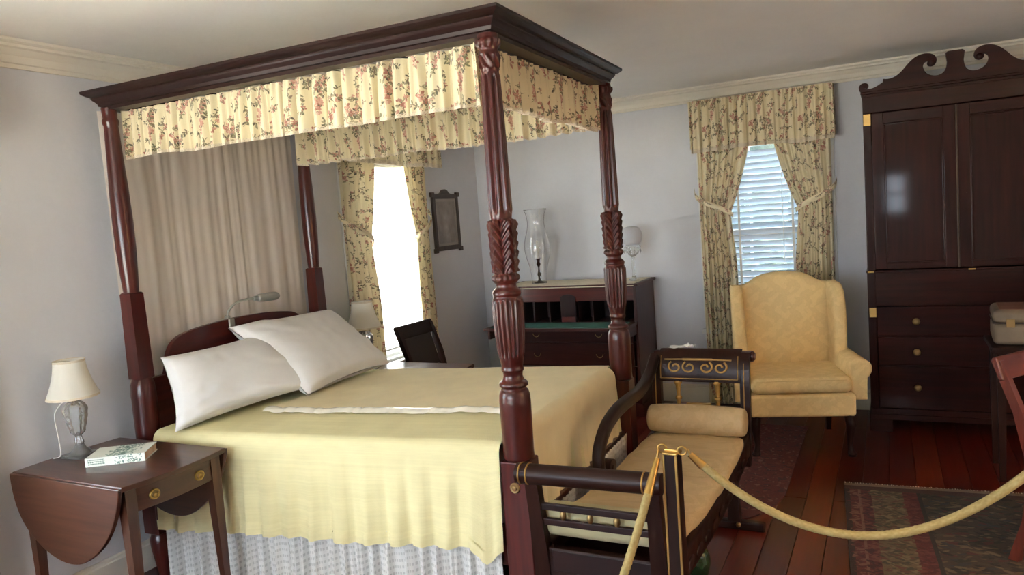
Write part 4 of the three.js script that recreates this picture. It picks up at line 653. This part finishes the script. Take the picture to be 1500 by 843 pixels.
  for (const [a, b, k] of [[0.66, 0.855, 0.757], [0.46, 0.65, 0.552], [0.165, 0.45, 0.312]]) {
    const d = part('drawer', bx(x0 + 0.053, x1 - 0.053, a, b, zf - 0.022, zf + 0.002, 0.004, 'x'), M.armoireWood, o);
    for (const x of [3.53, 4.03]) part('knob', place(lathe(smooth([[0.0001, 0.03], [0.012, 0.029], [0.023, 0.02], [0.02, 0.011], [0.009, 0.008], [0.012, 0.0]], 4), 20), x, k, zf + 0.001, 0, Math.PI / 2), M.oldBrass, d, 'round brass knob');
  }
  // pediment: the two scrolled halves and the plinth block between them, one fretted board
  const half = (s) => {
    const P = (x, y) => [xc + s * x, y], sh = new THREE.Shape(), m = (x, y) => sh.lineTo(...P(x, y)), b = (a, c, d, e, f, g) => sh.bezierCurveTo(...P(a, c), ...P(d, e), ...P(f, g));
    sh.moveTo(...P(0, 2.277)); m(-0.53, 2.277); b(-0.555, 2.29, -0.55, 2.335, -0.515, 2.335); b(-0.49, 2.335, -0.485, 2.31, -0.5, 2.303); b(-0.505, 2.3, -0.515, 2.31, -0.515, 2.316); b(-0.525, 2.29, -0.48, 2.285, -0.44, 2.305); m(-0.405, 2.325); m(-0.402, 2.345); b(-0.36, 2.335, -0.33, 2.345, -0.29, 2.385); b(-0.25, 2.43, -0.22, 2.468, -0.165, 2.468); b(-0.12, 2.468, -0.095, 2.44, -0.103, 2.41); b(-0.112, 2.38, -0.15, 2.385, -0.152, 2.405); b(-0.152, 2.415, -0.145, 2.42, -0.135, 2.42); b(-0.17, 2.43, -0.185, 2.4, -0.175, 2.375); b(-0.165, 2.335, -0.12, 2.315, -0.085, 2.325); b(-0.055, 2.335, -0.045, 2.36, -0.043, 2.4); m(-0.05, 2.452); m(-0.038, 2.462); m(0, 2.462); sh.closePath(); return extr(sh, 0.026, 0.002, 10);
  };
  for (const s of [1, -1]) { const g = half(s); g.translate(0, 0, zf - 0.018); part('pediment', metreUV(g, 'x'), M.armoireWood, o); part('rosette', place(lathe([[0.0001, 0.012], [0.012, 0.01], [0.014, 0.006], [0.018, 0.004], [0.019, 0]], 16), xc - s * 0.128, 2.405, zf + 0.008, 0, Math.PI / 2), M.armoireWood, o); }
}

// ------------------------------------------------------------------ Grecian couch at the foot of the bed
{
  const o = thing('grecian_couch', 'black and gilt Grecian couch with gold silk seat at the foot of the bed', 'couch', [2.48, 0, 3.05]);
  const xl = 2.25, xr = 2.735, zf = 2.3, zn = 3.8;
  // seat rails sweep up to both ends
  const railY = (z) => 0.375 + 0.05 * Math.pow((z - 3.05) / 0.75, 2);
  const railGeo = (x, s) => { const g = grid(40, 20, (u, v) => { const z = lerp(zf + 0.02, zn - 0.04, u), a = v * Math.PI * 2, e = Math.cos(a), f = Math.sin(a), sq = (k) => Math.sign(k) * Math.pow(Math.abs(k), 0.45); return [x + 0.026 * sq(e) + s * 0.006 * Math.sin(u * 90) * (f > -0.6 && f < 0.2 ? 0.5 : 0), railY(z) + 0.058 * sq(f), z]; }, (u, v) => [v * 0.2, u * 1.5]); const ix = g.index.array; return g; };
  part('seat_rail', railGeo(xr - 0.02, 1), M.redWood === undefined ? M.blackWood : M.darkMahogany, o); part('seat_rail', railGeo(xl + 0.02, -1), M.darkMahogany, o);
  // carved leaf bosses along the visible rail
  for (let k = 0; k < 9; k++) { const z = lerp(2.55, 3.6, k / 8); part('rail_carving', place(new THREE.SphereGeometry(1, 12, 8), xr + 0.007, railY(z) - 0.008, z).translate(0, 0, 0), M.darkMahogany, o); const m = o.children[o.children.length - 1]; m.geometry.translate(-(xr + 0.007) + 2.48, -(railY(z) - 0.008), -z + 3.05); m.geometry.scale(0.007, 0.02, 0.045); m.position.set(xr + 0.007 - 2.48, railY(z) - 0.008, z - 3.05); }
  for (const z of [zf + 0.03, zn - 0.05]) part('cross_rail', bx(xl + 0.04, xr - 0.04, 0.37, 0.45, z - 0.018, z + 0.018, 0.004, 'x'), M.darkMahogany, o);
  // webbing board and cushion
  part('seat_deck', bx(xl + 0.03, xr - 0.03, 0.4, 0.425, zf + 0.03, zn - 0.06), M.darkMahogany, o);
  const cz0 = zf + 0.06, cz1 = zn - 0.13, cy = (z) => 0.462 + 0.06 * sstep(3.0, 3.75, z) + 0.008 * n1(z * 9, 140);
  const cush = (() => { const g = new RoundedBoxGeometry(xr - xl + 0.0, 0.075, cz1 - cz0, 8, 0.03), p = g.attributes.position; g.translate((xl + xr) / 2 + 0.004, 0, (cz0 + cz1) / 2); return g; })();
  const cushTop = grid(28, 70, (u, v) => { const a = u * Math.PI * 2, hw = (xr - xl) / 2 + 0.002, z = lerp(cz0, cz1, v), end = Math.pow(1 - Math.pow(Math.abs(v * 2 - 1), 24), 0.5), sq = (k, q) => Math.sign(k) * Math.pow(Math.abs(k), q), e = sq(Math.cos(a), 0.25), f = sq(Math.sin(a), 0.6); return [(xl + xr) / 2 + e * hw, (cy(z) - 0.0) - 0.018 + f * 0.036 * end + (f > 0 ? 0.01 * (1 - e * e) + 0.006 * n1(z * 10 + e * 3, 141) * (1 - e * e * 0.6) : 0), z]; }, (u, v) => [u * 1.1, v * 1.4], true);
  part('seat_cushion', cushTop, M.silk, o, 'gold silk seat cushion');
  // far scrolled end: stiles, painted tablet, gilt columns
  const stile = (x) => { const c = [[x, 0.32, zf + 0.06], [x, 0.42, zf + 0.03], [x, 0.6, zf], [x, 0.74, zf - 0.01], [x, 0.83, zf - 0.035], [x, 0.868, zf - 0.075]]; const C = new THREE.CatmullRomCurve3(c.map((p) => V3(...p))), n = 20; return taper(Array.from({ length: n + 1 }, (_, i) => { const p = C.getPoint(i / n); return [p.x, p.y, p.z, 0.023, 0.02]; })); };
  for (const x of [xl + 0.025, xr - 0.012]) { part('end_stile', stile(x), M.blackWood, o); part('gilt_line', tube([[x - 0.004, 0.45, zf + 0.043], [x - 0.004, 0.6, zf + 0.0215], [x - 0.004, 0.74, zf + 0.011], [x - 0.004, 0.82, zf - 0.01]], 0.0028, 20, 6), M.gilt, o); }
  const tablet = grid(30, 16, (u, v) => { const x = lerp(xl + 0.04, xr - 0.03, u), t = v; return [x, lerp(0.73, 0.884, Math.sin(t * 1.35) / Math.sin(1.35)), zf + 0.018 - 0.075 * t * t]; }, (u, v) => [u * 0.45, v * 0.15]);
  part('crest_tablet', join(tablet, place(tablet, 0, -0.004, -0.028), bx(xl + 0.04, xr - 0.03, 0.724, 0.736, zf - 0.008, zf + 0.02, 0.003)), M.blackWood, o);
  part('crest_roll', join(rod([xl + 0.005, 0.842, zf - 0.085], [xr + 0.02, 0.842, zf - 0.085], 0.028, 0.028, 24), rod([xr + 0.02, 0.842, zf - 0.085], [xr + 0.03, 0.842, zf - 0.085], 0.026, 0.018, 24)), M.mahogany, o);
  const tz = (y) => { const s = clamp((y - 0.73) / 0.154, 0, 1), t = Math.asin(s * Math.sin(1.35)) / 1.35; return zf + 0.0215 - 0.075 * t * t; };
  const spiral = (cx, cy2, dir, r) => { const p = []; for (let i = 0; i <= 26; i++) { const t = i / 26, a = dir * (-2.6 + t * 7.2), q = r * (1 - 0.72 * t); p.push([cx + q * Math.sin(a), cy2 - q * Math.cos(a) * 0.85, tz(cy2 - q * Math.cos(a) * 0.85) + 0.001]); } return tube(p, 0.0055, 60, 6); };
  const mx = (xl + xr) / 2;
  for (const [dx, d] of [[-0.115, 1], [-0.042, 1], [0.042, -1], [0.115, -1]]) part('gilt_scroll', spiral(mx + dx, 0.8, d, 0.036), M.gilt, o);
  part('gilt_bar', join(rod([mx - 0.17, 0.836, tz(0.836) + 0.002], [mx - 0.07, 0.838, tz(0.838) + 0.002], 0.004), rod([mx + 0.07, 0.838, tz(0.838) + 0.002], [mx + 0.17, 0.836, tz(0.836) + 0.002], 0.004), rod([mx - 0.075, 0.838, tz(0.838) + 0.003], [mx + 0.075, 0.838, tz(0.838) + 0.003], 0.0065)), M.gilt, o);
  const bd = 0.0024; part('gilt_border', join(rod([xl + 0.052, 0.742, tz(0.742)], [xr - 0.042, 0.742, tz(0.742)], bd), tube([[xl + 0.052, 0.742, tz(0.742)], [xl + 0.052, 0.8, tz(0.8)], [xl + 0.052, 0.855, tz(0.855)]], bd, 12, 6), tube([[xr - 0.042, 0.742, tz(0.742)], [xr - 0.042, 0.8, tz(0.8)], [xr - 0.042, 0.855, tz(0.855)]], bd, 12, 6)), M.gilt, o);
  const col = lathe(smooth([[0.015, 0.0], [0.013, 0.02], [0.011, 0.06], [0.0165, 0.065], [0.0165, 0.078], [0.01, 0.084], [0.0125, 0.12], [0.015, 0.14], [0.022, 0.152], [0.018, 0.164]], 4), 16);
  for (const x of [mx - 0.105, mx + 0.095]) part('gilt_column', place(col, x, 0.565, zf + 0.004), M.gilt, o, 'turned gilt column');
  part('gilt_plinth', join(bx(mx - 0.065, mx + 0.06, 0.602, 0.612, zf - 0.008, zf + 0.016, 0.003), place(extr((() => { const s = new THREE.Shape(); s.moveTo(-0.12, 0); s.quadraticCurveTo(-0.07, 0.05, 0, 0.052); s.quadraticCurveTo(0.06, 0.05, 0.115, 0); s.closePath(); return s; })(), 0.014, 0.003, 10), mx, 0.55, zf - 0.004)), M.gilt, o);
  part('end_rail', bx(xl + 0.045, xr - 0.03, 0.53, 0.555, zf - 0.008, zf + 0.018, 0.003, 'x'), M.darkMahogany, o);
  // the back arm on the bed side sweeps down in an S to a scroll
  const sweep = (pts, hw, hh, n = 50) => { const C = new THREE.CatmullRomCurve3(pts.map((p) => V3(...p))), g = grid(n, 16, (u, v) => { const p = C.getPoint(u), t = C.getTangent(u), nn = V3(0, t.z, -t.y).normalize(); if (nn.y < 0 && u < 0.5) nn.negate(); const a = v * Math.PI * 2, sq = (k) => Math.sign(k) * Math.pow(Math.abs(k), 0.6); return [p.x + hw * sq(Math.cos(a)), p.y + nn.y * hh * sq(Math.sin(a)), p.z + nn.z * hh * sq(Math.sin(a))]; }, (u, v) => [v * 0.15, u]); return g; };
  const X = xl + 0.02, path = [[X, 0.845, 2.3], [X, 0.775, 2.42], [X, 0.735, 2.6], [X, 0.735, 2.8], [X, 0.725, 2.98], [X, 0.685, 3.12], [X, 0.61, 3.2], [X, 0.52, 3.2], [X, 0.44, 3.17]];
  part('back_arm', sweep(path, 0.024, 0.03), M.darkMahogany, o, 'swept mahogany back arm');
  part('gilt_line', tube(path.slice(4).map(([x, y, z]) => [x + 0.02, y, z + 0.016]), 0.003, 30, 6), M.gilt, o);
  part('arm_scroll', join(rod([X - 0.03, 0.525, 3.12], [X + 0.032, 0.525, 3.12], 0.042, 0.042, 28), rod([X + 0.03, 0.525, 3.12], [X + 0.038, 0.525, 3.12], 0.02, 0.016, 20)), M.darkMahogany, o);
  // near end: roll with gilt bands, uprights, two rails with beads
  part('arm_roll', rod([2.196, 0.733, zn], [2.712, 0.741, zn + 0.0], 0.036, 0.036, 28), M.blackWood, o);
  for (const [x, y] of [[2.212, 0.7333], [2.24, 0.7337], [2.655, 0.7402]]) part('gilt_band', place(new THREE.TorusGeometry(0.0358, 0.0032, 8, 32), x, y, zn, Math.PI / 2), M.gilt, o);
  for (const x of [xl + 0.0, xr - 0.055]) part('end_upright', taper([[x, 0.3, zn - 0.06, 0.03, 0.022], [x, 0.45, zn - 0.04, 0.028, 0.022], [x, 0.6, zn - 0.02, 0.024, 0.02], [x, 0.73, zn, 0.024, 0.02]]), M.blackWood, o);
  for (const [y, z] of [[0.616, 3.785], [0.559, 3.778]]) part('end_bar', bx(xl + 0.02, xr - 0.075, y - 0.0125, y + 0.0125, z - 0.008, z + 0.008, 0.004, 'x'), M.darkMahogany, o);
  for (const x of [2.35, 2.45, 2.545]) part('bead', lathe(smooth([[0.006, 0.571], [0.011, 0.58], [0.011, 0.595], [0.006, 0.604]], 3), 14, x, 0, 3.782), M.oldBrass, o);
  part('bolster', rod([xl + 0.012, 0.54, zn - 0.1], [xr - 0.06, 0.542, zn - 0.1], 0.06, 0.06, 32), M.stripe, o, 'pale striped bolster at the low end');
  part('end_apron', bx(xl + 0.01, xr - 0.05, 0.33, 0.455, zn - 0.07, zn - 0.035, 0.006, 'x'), M.blackWood, o);
  part('bolster', (() => { const g = lathe(smooth([[0.0001, 0], [0.036, 0.003], [0.061, 0.012], [0.069, 0.03], [0.069, 0.47], [0.061, 0.488], [0.03, 0.497], [0.0001, 0.5]], 5), 32); g.rotateZ(-Math.PI / 2); g.translate(xl - 0.005, 0.548, zf + 0.095); return metreUV(g, 'x'); })(), M.silk, o, 'gold bolster against the high end');
  // legs with long cross feet
  for (const z of [zf + 0.09, zn - 0.1]) for (const x of [xl + 0.03, xr - 0.075]) {
    const l = part('leg', taper([[x, 0.39, z, 0.028, 0.028], [x, 0.2, z, 0.022, 0.022], [x, 0.045, z, 0.03, 0.028]]), M.blackWood, o);
    part('foot_bar', join(bx(x - 0.13, x + 0.145, 0.0, 0.045, z - 0.022, z + 0.022, 0.01, 'x')), M.blackWood, l); part('foot_boss', place(new THREE.SphereGeometry(0.013, 12, 8), x + 0.02, 0.03, z + 0.024), M.oldBrass, l);
  }
}
{ // small crumpled sheet on the couch crest
  const g = grid(14, 10, (u, v) => { const x = (u - 0.5) * 0.13, z = (v - 0.5) * 0.06; return [x, 0.004 + 0.022 * Math.abs(n1(u * 3 + v * 2, 151)) * sstep(0.3, 0.7, u) + 0.01 * Math.abs(n1(u * 7 - v * 5 + 20, 152)), z]; });
  const g2 = join(g, place(g, 0, -0.0012, 0)); g2.translate(2.4, 0.884, 2.235); const o = thing('paper_slip', 'crumpled white paper slip lying on the crest of the couch', 'paper', [2.4, 0.883, 2.235]); part('sheet', g2, M.paper, o);
}
{ // squat dark green jar on the floor
  const o = thing('ceramic_jar', 'dark green glazed jar standing on the floor beside the couch', 'jar', [2.6, 0, 2.93]);
  lpart('body', lathe(smooth([[0.0001, 0.0], [0.032, 0.0], [0.045, 0.03], [0.052, 0.075], [0.044, 0.115], [0.028, 0.13], [0.03, 0.14]], 5), 32), M.greenGlaze, o);
  lpart('lid', lathe(smooth([[0.031, 0.14], [0.03, 0.148], [0.012, 0.155], [0.008, 0.162], [0.0001, 0.166]], 4), 24), M.greenGlaze, o);
}

// ------------------------------------------------------------------ rope barrier
const ropeGeo = (pts, r, turns) => { const C = new THREE.CatmullRomCurve3(pts.map((p) => V3(...p)), false, 'centripetal'), L = C.getLength(), n = Math.ceil(L / 0.006), F = C.computeFrenetFrames(n, false); return grid(18, n, (u, v) => { const k = Math.round(v * n), p = C.getPointAt(k / n), a = u * Math.PI * 2, q = r * (0.93 + 0.13 * Math.abs(Math.cos(1.5 * a - k / n * L * turns))); const d = F.normals[k].clone().multiplyScalar(Math.cos(a) * q).addScaledVector(F.binormals[k], Math.sin(a) * q); return p.add(d).toArray(); }, (u, v) => [u, v * L * 8], true); };
const sag = (a, b, s, n = 16) => Array.from({ length: n + 1 }, (_, i) => { const t = i / n; return [lerp(a[0], b[0], t), lerp(a[1], b[1], t) - s * 4 * t * (1 - t), lerp(a[2], b[2], t)]; });
function stanchion(x, z, label) {
  const o = thing('stanchion', label, 'post', [x, z > 3.9 ? 0 : 0.0115, z], -0.15);
  lpart('post', taper([[0, 0.02, 0, 0.0235, 0.0235], [0, 0.925, 0, 0.0195, 0.0195]]), M.blackWood, o);
  for (const s of [-1, 1]) lpart('brass_edge', taper([[s * 0.0225, 0.02, 0.0225, 0.003, 0.003], [s * 0.0185, 0.925, 0.0185, 0.003, 0.003]]), M.brass, o);
  lpart('foot', bx(-0.13, 0.13, 0, 0.022, -0.13, 0.13, 0.006), M.tableWood, o); lpart('cap', bx(-0.0215, 0.0215, 0.925, 0.932, -0.0215, 0.0215, 0.002), M.brass, o);
  for (const s of [-1, 1]) lpart('ring', place(new THREE.TorusGeometry(0.012, 0.0028, 8, 24), s * 0.03, 0.937, 0, 0.3), M.brass, o, 'brass ring');
  lpart('ring_bar', rod([-0.022, 0.934, 0], [0.022, 0.934, 0], 0.004), M.brass, o);
  return o;
}
const SA = [2.815, 4.03], SB = [3.785, 3.8], SC = [2.35, 5.6];
stanchion(...SA, 'wooden rope post with brass edges standing in front of the couch');
stanchion(...SB, 'wooden rope post with brass edges holding the rope end by the large rug');
stanchion(...SC, 'wooden rope post with brass edges standing before the bed side');
function barrier(a, b, s, label) {
  const o = thing('barrier_rope', label, 'rope', [a[0], 0, a[2]]), P = sag(a, b, s, 24);
  part('rope', ropeGeo(P.slice(1, 24), 0.0115, 260), M.rope, o);
  for (const [i, j] of [[0, 1], [24, 23]]) { const p = P[i], q = P[j], m = [lerp(p[0], q[0], 0.25), lerp(p[1], q[1], 0.25), lerp(p[2], q[2], 0.25)]; part('ferrule', rod(m, [q[0] + (q[0] - p[0]) * 0.15, q[1] + (q[1] - p[1]) * 0.15, q[2] + (q[2] - p[2]) * 0.15], 0.009, 0.0135, 16), M.brass, o, 'brass end cap'); part('hook', tube([p, [(p[0] + m[0]) / 2, (p[1] + m[1]) / 2 + 0.008, (p[2] + m[2]) / 2], m], 0.003, 10, 6), M.brass, o); }
}
barrier([SA[0] + 0.04, 0.937, SA[1]], [SB[0] - 0.035, 0.937, SB[1]], 0.24, 'twisted gold rope swagged from the couch post across the red floor');
barrier([SA[0] - 0.035, 0.937, SA[1]], [SC[0] + 0.03, 0.937, SC[1]], 0.6, 'twisted gold rope dropping from the post down past the couch end');

// ------------------------------------------------------------------ rugs
const rugTex = (w, h, fn) => canvasTex(w, h, fn);
{
  const big = rugTex(1024, 1024, (c, w, h) => {
    c.fillStyle = 'rgb(62,50,42)'; c.fillRect(0, 0, w, h); seed = 44;
    const cols = ['rgb(48,46,38)', 'rgb(84,68,52)', 'rgb(74,42,38)', 'rgb(52,50,52)', 'rgb(94,80,62)', 'rgb(42,37,33)', 'rgb(66,56,46)'], pick = () => cols[Math.floor(rnd() * 7)];
    for (let i = 0; i < 9000; i++) { const x = rnd() * w, y = rnd() * h, s = 3 + rnd() * 8; c.fillStyle = pick(); c.beginPath(); c.ellipse(x, y, s * 1.3, s * 0.45, (rnd() - 0.5) * 1.2, 0, 6.3); c.fill(); }
    const stripe = (a, b, col, flecks) => { for (const m of [0, 1]) { c.fillStyle = col; c.fillRect(m ? w - b : a, 0, b - a, h); if (flecks) for (let i = 0; i < (b - a) * 22; i++) { const x = a + rnd() * (b - a), y = rnd() * h, q = 2 + rnd() * 5; c.fillStyle = flecks[Math.floor(rnd() * flecks.length)]; c.beginPath(); c.ellipse(m ? w - x : x, y, q * 1.4, q * 0.5, (rnd() - 0.5) * 1.5, 0, 6.3); c.fill(); } } };
    stripe(0, 12, 'rgb(48,34,32)'); stripe(12, 30, 'rgb(84,40,38)', ['rgb(70,34,34)', 'rgb(104,70,60)']); stripe(30, 36, 'rgb(104,74,62)'); stripe(36, 58, 'rgb(78,36,36)', ['rgb(96,56,50)', 'rgb(60,32,34)']); stripe(58, 126, 'rgb(92,78,58)', ['rgb(106,92,68)', 'rgb(74,62,48)', 'rgb(64,58,46)', 'rgb(86,56,46)']); stripe(126, 156, 'rgb(82,36,34)', ['rgb(72,32,32)', 'rgb(94,48,44)']); stripe(156, 164, 'rgb(44,40,36)');
    for (const y of [0, h - 14]) { c.fillStyle = 'rgb(112,94,78)'; c.fillRect(0, y, w, 14); } for (const y of [14, h - 34]) { c.fillStyle = 'rgb(66,44,40)'; c.fillRect(0, y, w, 20); }
  });
  const pileB = tex(128, 128, (u, v) => { const t = hash(Math.floor(u * 128), Math.floor(v * 128), 9) * 255; return [t, t, t]; }, false);
  const o = thing('large_rug', 'large dark patterned oriental rug with red and tan borders', 'rug', [4.37, 0, 3.0], 0.07);
  const g = new RoundedBoxGeometry(2.3, 0.01, 2.9, 2, 0.004); g.translate(0, 0.0055, 0); { const p = g.attributes.position, uv = g.attributes.uv; for (let i = 0; i < p.count; i++) uv.setXY(i, p.getX(i) / 2.3 + 0.5, p.getZ(i) / 2.9 + 0.5); }
  lpart('pile', g, std({ map: big, roughness: 1, bumpMap: rep(pileB, 12, 12), bumpScale: 0.002 }), o);
  lpart('fringe', (() => { const f = []; seed = 6; for (let i = 0; i < 150; i++) { const x = -1.14 + i * 0.0153; f.push(rod([x, 0.004, -1.448], [x + (rnd() - 0.5) * 0.012, 0.002, -1.475 - rnd() * 0.012], 0.0022, 0.0016, 5)); } return join(f); })(), M.linen, o).userData.kind = 'stuff';
  const small = rugTex(512, 512, (c, w, h) => { c.fillStyle = 'rgb(84,38,36)'; c.fillRect(0, 0, w, h); seed = 77; const cols = ['rgb(104,60,54)', 'rgb(66,30,30)', 'rgb(118,84,76)', 'rgb(60,36,40)', 'rgb(92,44,40)']; for (let i = 0; i < 1200; i++) { const x = rnd() * w, y = rnd() * h, s = 3 + rnd() * 9; c.fillStyle = cols[Math.floor(rnd() * 5)]; c.beginPath(); c.ellipse(x, y, s, s * 0.5, rnd() * 3.1, 0, 6.3); c.fill(); } });
  const q = thing('small_rug', 'small faded red rug with rounded end under the wing chair', 'rug', [2.3, 0, 1.45]);
  const s = new THREE.Shape(); s.moveTo(-0.5, -0.88); s.lineTo(0.54, -0.88); s.lineTo(0.54, 0.42); s.bezierCurveTo(0.53, 0.6, 0.47, 0.75, 0.36, 0.86); s.lineTo(-0.3, 0.88); s.bezierCurveTo(-0.45, 0.8, -0.5, 0.6, -0.5, 0.42); s.closePath();
  const sg = extr(s, 0.006, 0.001, 14); sg.rotateX(Math.PI / 2); sg.translate(0, 0.0075, 0); lpart('pile', metreUV(sg, 'z'), std({ map: rep(small, 1.2, 1.2), roughness: 1, bumpMap: rep(pileB, 8, 8), bumpScale: 0.002 }), q);
}

// ------------------------------------------------------------------ at the right: klismos chair, low stand, travelling case
sideChair('reddish wooden chair with a broad curved crest rail standing on the large rug', [4.165, 0.012, 2.4], 0.93, M.redWood, M.redWood, 'dining_chair').scale.y = 0.925;
{
  const o = thing('luggage_stand', 'dark low stand carrying the old suitcase in front of the cabinet', 'stand', [4.22, 0, 1.2]);
  part('stand_top', bx(3.86, 4.58, 0.72, 0.748, 1.02, 1.42, 0.005, 'x'), M.blackWood, o); part('apron', join(bx(3.9, 4.54, 0.63, 0.72, 1.05, 1.068), bx(3.9, 4.54, 0.63, 0.72, 1.372, 1.39), bx(3.9, 3.918, 0.63, 0.72, 1.068, 1.372), bx(4.522, 4.54, 0.63, 0.72, 1.068, 1.372)), M.blackWood, o);
  for (const x of [3.905, 4.535]) for (const z of [1.065, 1.375]) part('leg', taper([[x, 0.72, z, 0.022, 0.022], [x, 0, z, 0.014, 0.014]]), M.blackWood, o);
  const c = thing('suitcase', 'old tan suitcase with rounded corners and dark leather handle', 'suitcase', [4.2, 0.749, 1.22], -0.06);
  const hide = std({ map: tex(256, 256, (u, v) => { const t = (fbm(u, v, 5, 5, 5, 71) - 0.5) * 70; return [108 + t, 95 + t, 78 + t * 0.9]; }), roughness: 0.65 }), top = std({ map: tex(128, 128, (u, v) => { const t = (fbm(u, v, 6, 6, 4, 72) - 0.5) * 40; return [118 + t, 76 + t, 58 + t]; }), roughness: 0.6 });
  lpart('body', metreUV(new RoundedBoxGeometry(0.64, 0.12, 0.33, 5, 0.03).translate(0, 0.062, 0), 'x'), hide, c); lpart('lid', metreUV(new RoundedBoxGeometry(0.642, 0.075, 0.332, 5, 0.03).translate(0, 0.157, 0), 'x'), hide, c); lpart('lid_panel', bx(-0.29, 0.29, 0.19, 0.1965, -0.14, 0.14, 0.003), top, c, 'reddish leather lid panel');
  lpart('seam', bx(-0.322, 0.322, 0.12, 0.126, -0.167, 0.167, 0.002), M.blackLeather, c);
  lpart('handle', tube([[-0.15, 0.085, 0.168], [-0.14, 0.08, 0.19], [-0.08, 0.068, 0.2], [-0.02, 0.08, 0.19], [-0.01, 0.085, 0.168]], 0.007, 24, 8), M.blackLeather, c, 'dark leather handle');
  for (const x of [-0.24, 0.12]) lpart('latch', bx(x - 0.02, x + 0.02, 0.1, 0.145, 0.165, 0.171, 0.003), M.oldBrass, c);
}
// floor lamp past the rug: its warm bulb tints the bed foot and the ceiling
{
  const L = [5.2, 3.9], o = thing('floor_lamp', 'brass floor lamp with lit cream drum shade standing past the large rug', 'lamp', [L[0], 0.011, L[1]]);
  lpart('base', lathe(smooth([[0.0001, 0], [0.14, 0.0], [0.138, 0.014], [0.05, 0.028], [0.016, 0.05]], 5), 32), M.oldBrass, o);
  lpart('pole', rod([0, 0.04, 0], [0, 1.42, 0], 0.011, 0.01, 16), M.oldBrass, o);
  lpart('lamp_shade', grid(40, 6, (u, v) => { const a = u * Math.PI * 2, r = lerp(0.13, 0.21, v); return [Math.cos(a) * r, 1.68 - v * 0.26, -Math.sin(a) * r]; }, (u, v) => [u, v], true), std({ color: new THREE.Color('rgb(240,222,186)'), roughness: 0.95, transmission: 0.5, thickness: 0 }), o);
  lpart('bulb', new THREE.SphereGeometry(0.032, 16, 12).translate(0, 1.5, 0), std({ color: 0xffffff, emissive: new THREE.Color().setRGB(1, 0.7, 0.38), emissiveIntensity: 8 }), o);
  const l = new THREE.PointLight(new THREE.Color().setRGB(1, 0.72, 0.45), 4.2); l.position.set(0, 1.5, 0); l.shadow.radius = 1.6; l.castShadow = true; l.name = 'floor_lamp_bulb'; o.add(l);
}
renderer.render(scene, camera);
